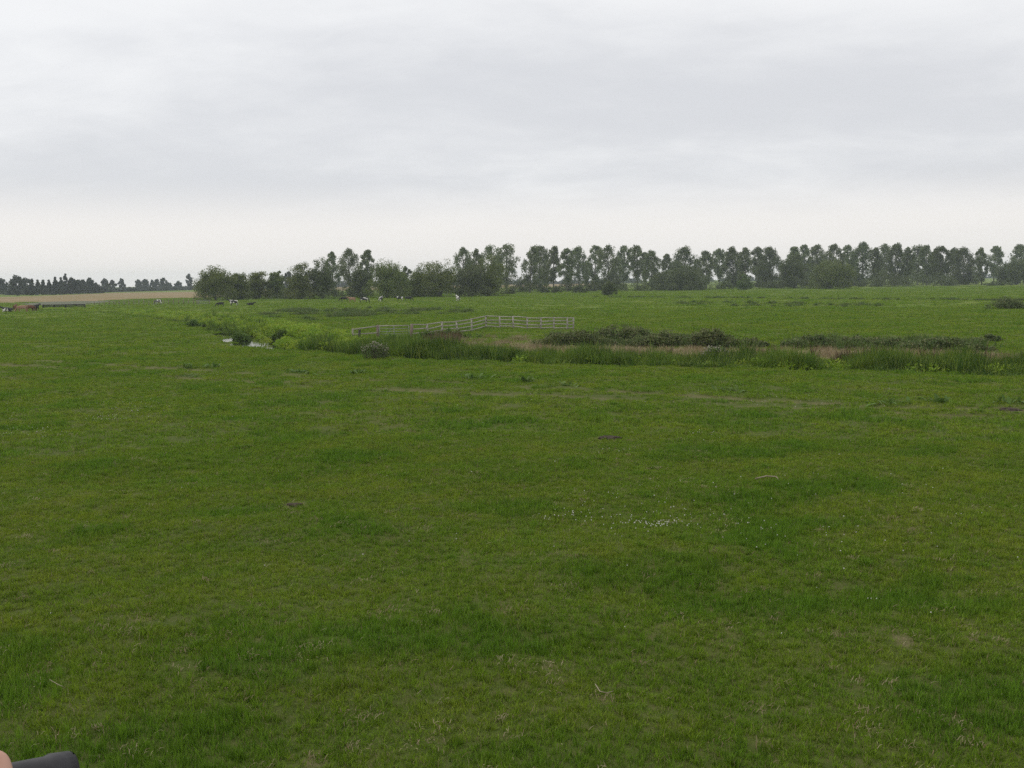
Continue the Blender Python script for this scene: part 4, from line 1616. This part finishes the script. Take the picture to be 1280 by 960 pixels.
def build_companion():
    tip = cam_point(87, 967, 1.22)
    back = cam_point(0, 981, 1.16)
    ax = (tip - back).normalized()
    side = Vector((0, 0, 1)).cross(ax).normalized()          # to the left of the barrels
    up = ax.cross(side)
    rubber = mat_plain("black_rubber_armour", (0.020, 0.0195, 0.022), (0.030, 0.029, 0.032), 60, .5, .15, .001, .4)
    glass = mat_plain("lens_glass", (0.01, 0.012, 0.02), (0.015, 0.018, 0.03), 5, .05, 0)
    b = empty("binoculars", tip)

    def lathe(nm, prof, off, mat, parent=b):
        mb = MB()
        mb.tube([off - ax * s for s, r in prof], [r for s, r in prof], 28)
        o = obj(nm, mb.mesh(nm, True), mat, parent)
        return o
    low = -up * .060 + side * .020
    for off in (Vector((0, 0, 0)), low):
        br = lathe("barrel", [(.004, .0225), (0, .0255), (.003, .0262), (.024, .0262), (.030, .0238), (.07, .0222), (.105, .021), (.118, .019)], off, rubber)
        lathe("lens", [(-.0015, .020), (-.0005, .0205)], off, glass)
        lathe("eyepiece", [(.117, .018), (.125, .019), (.145, .019), (.150, .016)], off, rubber)
    br = MB().bar(low * .5 - ax * .045, low * .5 - ax * .105, .022, .036, up)
    obj("bridge", br.mesh("bridge"), rubber, b)
    tag(b, "dark grey barrel end of binoculars poking in at the lower left corner", 'binoculars')

    # the person holding them stands on the bank just outside the picture
    hold = tip - ax * .094                                   # where the hand closes round the upper barrel
    f = Vector((ax.x, ax.y, 0)).normalized()
    lft = Vector((-f.y, f.x, 0))
    gz = 3.4
    c = Vector((hold.x, hold.y, 0)) - f * .40 - Vector((.12, 0, 0)) + lft * .10
    c.z = H(c.x, c.y)

    def at(a, l, z):
        return c + f * a + lft * l + Vector((0, 0, z))
    J, L = [], []

    def add(p, r, parent=None, r2=None):
        J.append((p.x, p.y, p.z, r, r2 or r))
        if parent is not None:
            L.append((parent, len(J) - 1))
        return len(J) - 1
    pel = add(at(0, 0, .95), .15, r2=.12)
    wai = add(at(0, 0, 1.12), .15, pel, .11)
    che = add(at(0, 0, 1.34), .165, wai, .12)
    nek = add(at(.0, 0, 1.50), .065, che)
    for s in (-1, 1):
        hp = add(at(0, .10 * s, .88), .095, pel)
        kn = add(at(.03, .11 * s, .48), .065, hp)
        an = add(at(-.01, .12 * s, .09), .045, kn)
        to = add(at(.15, .14 * s, .035), .04, an, .05)
    # right arm to the binoculars, left arm hanging
    sh = add(at(0, -.20, 1.40), .07, che)
    wr_p = hold - ax * .085 + up * .018 + side * .045
    el_p = (at(0, -.22, 1.40) + wr_p) * .5 + Vector((0, 0, -.17)) - f * .03
    el = add(el_p, .048, sh)
    wr = add(wr_p, .028, el)
    pa = add(hold - ax * .035 + side * .026 + up * .022, .026, wr, .016)
    sl = add(at(0, .20, 1.40), .07, che)
    ell = add(at(-.03, .26, 1.10), .048, sl)
    wl = add(at(.05, .27, .86), .028, ell)
    pl_ = add(at(.07, .27, .79), .03, wl, .016)
    for k in range(4):                                       # left hand, relaxed
        q = at(.045 + .022 * k, .27, .73)
        f1 = add(q, .009, pl_)
        f2 = add(q + Vector((0, 0, -.035)) - lft * .012, .008, f1)
        add(q + Vector((0, 0, -.06)) - lft * .03, .007, f2)
    t1 = add(at(.115, .255, .76), .010, wl)
    add(at(.125, .24, .72), .008, t1)
    # right-hand fingers curl over the barrel
    rad = .0225 + .014
    for k in range(4):
        along = hold + ax * (.004 - .020 * k)
        prev = pa
        for ang, rr in ((75, .0115), (25, .0105), (-30, .009), (-75, .008)):
            v = along + (side * math.cos(R(ang + 90 - 20)) + up * math.sin(R(ang + 90 - 20) if False else R(ang))) * rad \
                if False else along + (-side * math.cos(R(ang)) + up * math.sin(R(ang))) * rad
            prev = add(v, rr, prev)
    th = add(hold + ax * .0 + side * rad * .9 + up * .004, .011, wr)
    add(hold + ax * .028 + side * rad * .95 - up * .006, .009, th)
    body = skin_mesh("person", J, L, 0, 2)
    skin = mat_plain("skin", (0.48, 0.27, 0.20), (0.56, 0.33, 0.25), 20, .55, .1, .001)
    jacket = mat_plain("olive_jacket", (0.055, 0.06, 0.04), (0.08, 0.085, 0.055), 30, .85, .2, .004)
    trous = mat_plain("dark_trousers", (0.03, 0.032, 0.04), (0.045, 0.047, 0.055), 30, .9, .2, .004)
    boot = mat_plain("brown_boots", (0.05, 0.03, 0.02), (0.08, 0.05, 0.03), 20, .6, .2, .003)
    for m in (skin, jacket, trous, boot):
        body.materials.append(m)
    for p in body.polygons:
        q = p.center
        z = q.z - c.z
        dw = min((q - wr_p).length, (q - Vector(J[pa][:3])).length, (q - hold).length)
        dl = (q - at(.06, .27, .78)).length
        if dw < .075 or dl < .11 or z > 1.49:
            p.material_index = 0
        elif z > .88:
            p.material_index = 1
        elif z > .12:
            p.material_index = 2
        else:
            p.material_index = 3
    o = obj("person", body)
    tag(o, "person in an olive jacket holding binoculars, one fingertip at the lower left corner", 'person')
    # head with a face, cap of hair as a child
    bm = bmesh.new()
    bmesh.ops.create_icosphere(bm, subdivisions=4, radius=1)
    hc = at(.025, 0, 1.635)
    for v in bm.verts:
        n = v.co.copy()
        x, y, z = n.x * .098, n.y * .076, n.z * .118
        if z < 0:
            y *= 1 + .9 * z
            x *= 1 + .25 * z
        if x > 0:
            x -= .012 * max(0, 1 - (z / .1) ** 2)
            x += .030 * math.exp(-((y / .012) ** 2) - (((z + .02) / .026) ** 2))      # nose
            x -= .012 * sum(math.exp(-(((y - e) / .014) ** 2) - (((z - .006) / .011) ** 2)) for e in (-.031, .031))
            x += .007 * math.exp(-((y / .024) ** 2) - (((z + .062) / .009) ** 2))      # lips
        y += math.copysign(.016, n.y) * math.exp(-((x + .008) / .014) ** 2 - ((z + .008) / .028) ** 2)   # ears
        v.co = hc + f * x + lft * y + Vector((0, 0, z))
    me = bpy.data.meshes.new("head")
    bm.to_mesh(me)
    bm.free()
    for p in me.polygons:
        p.use_smooth = True
    obj("head", me, skin, o)
    bm = bmesh.new()
    bmesh.ops.create_icosphere(bm, subdivisions=3, radius=1)
    cut = [v for v in bm.verts if v.co.z < -.05 and v.co.x > -.25 or v.co.z < -.55 or (v.co.x > .62 and v.co.z < .55)]
    bmesh.ops.delete(bm, geom=cut, context='VERTS')
    for v in bm.verts:
        n = v.co
        v.co = hc + f * (n.x * .106 - .004) + lft * n.y * .083 + Vector((0, 0, n.z * .124 + .004))
    me = bpy.data.meshes.new("hair")
    bm.to_mesh(me)
    bm.free()
    obj("hair", me, mat_plain("brown_hair", (0.03, 0.02, 0.012), (0.06, 0.04, 0.025), 60, .7, .4, .004), o)


build_companion()

# ------------------------------------------------------------------ air
def build_haze():
    bm = bmesh.new()
    bmesh.ops.create_cube(bm, size=1)
    me = bpy.data.meshes.new("haze")
    bm.to_mesh(me)
    bm.free()
    o = obj("haze", me)
    o.scale = (5400, 5400, 36)
    o.location = (0, 0, -2.5 + 18)
    m, nt = new_mat("pale_air")
    v = nt.n('ShaderNodeVolumePrincipled', {}, Color=(0.82, 0.91, 1.0))
    v.inputs['Density'].default_value = 0.00021
    v.inputs['Anisotropy'].default_value = 0.2
    nt.n('ShaderNodeOutputMaterial', Volume=v)
    me.materials.append(m)
    tag(o, "thin pale haze softening the distance", kind='stuff')


build_haze()
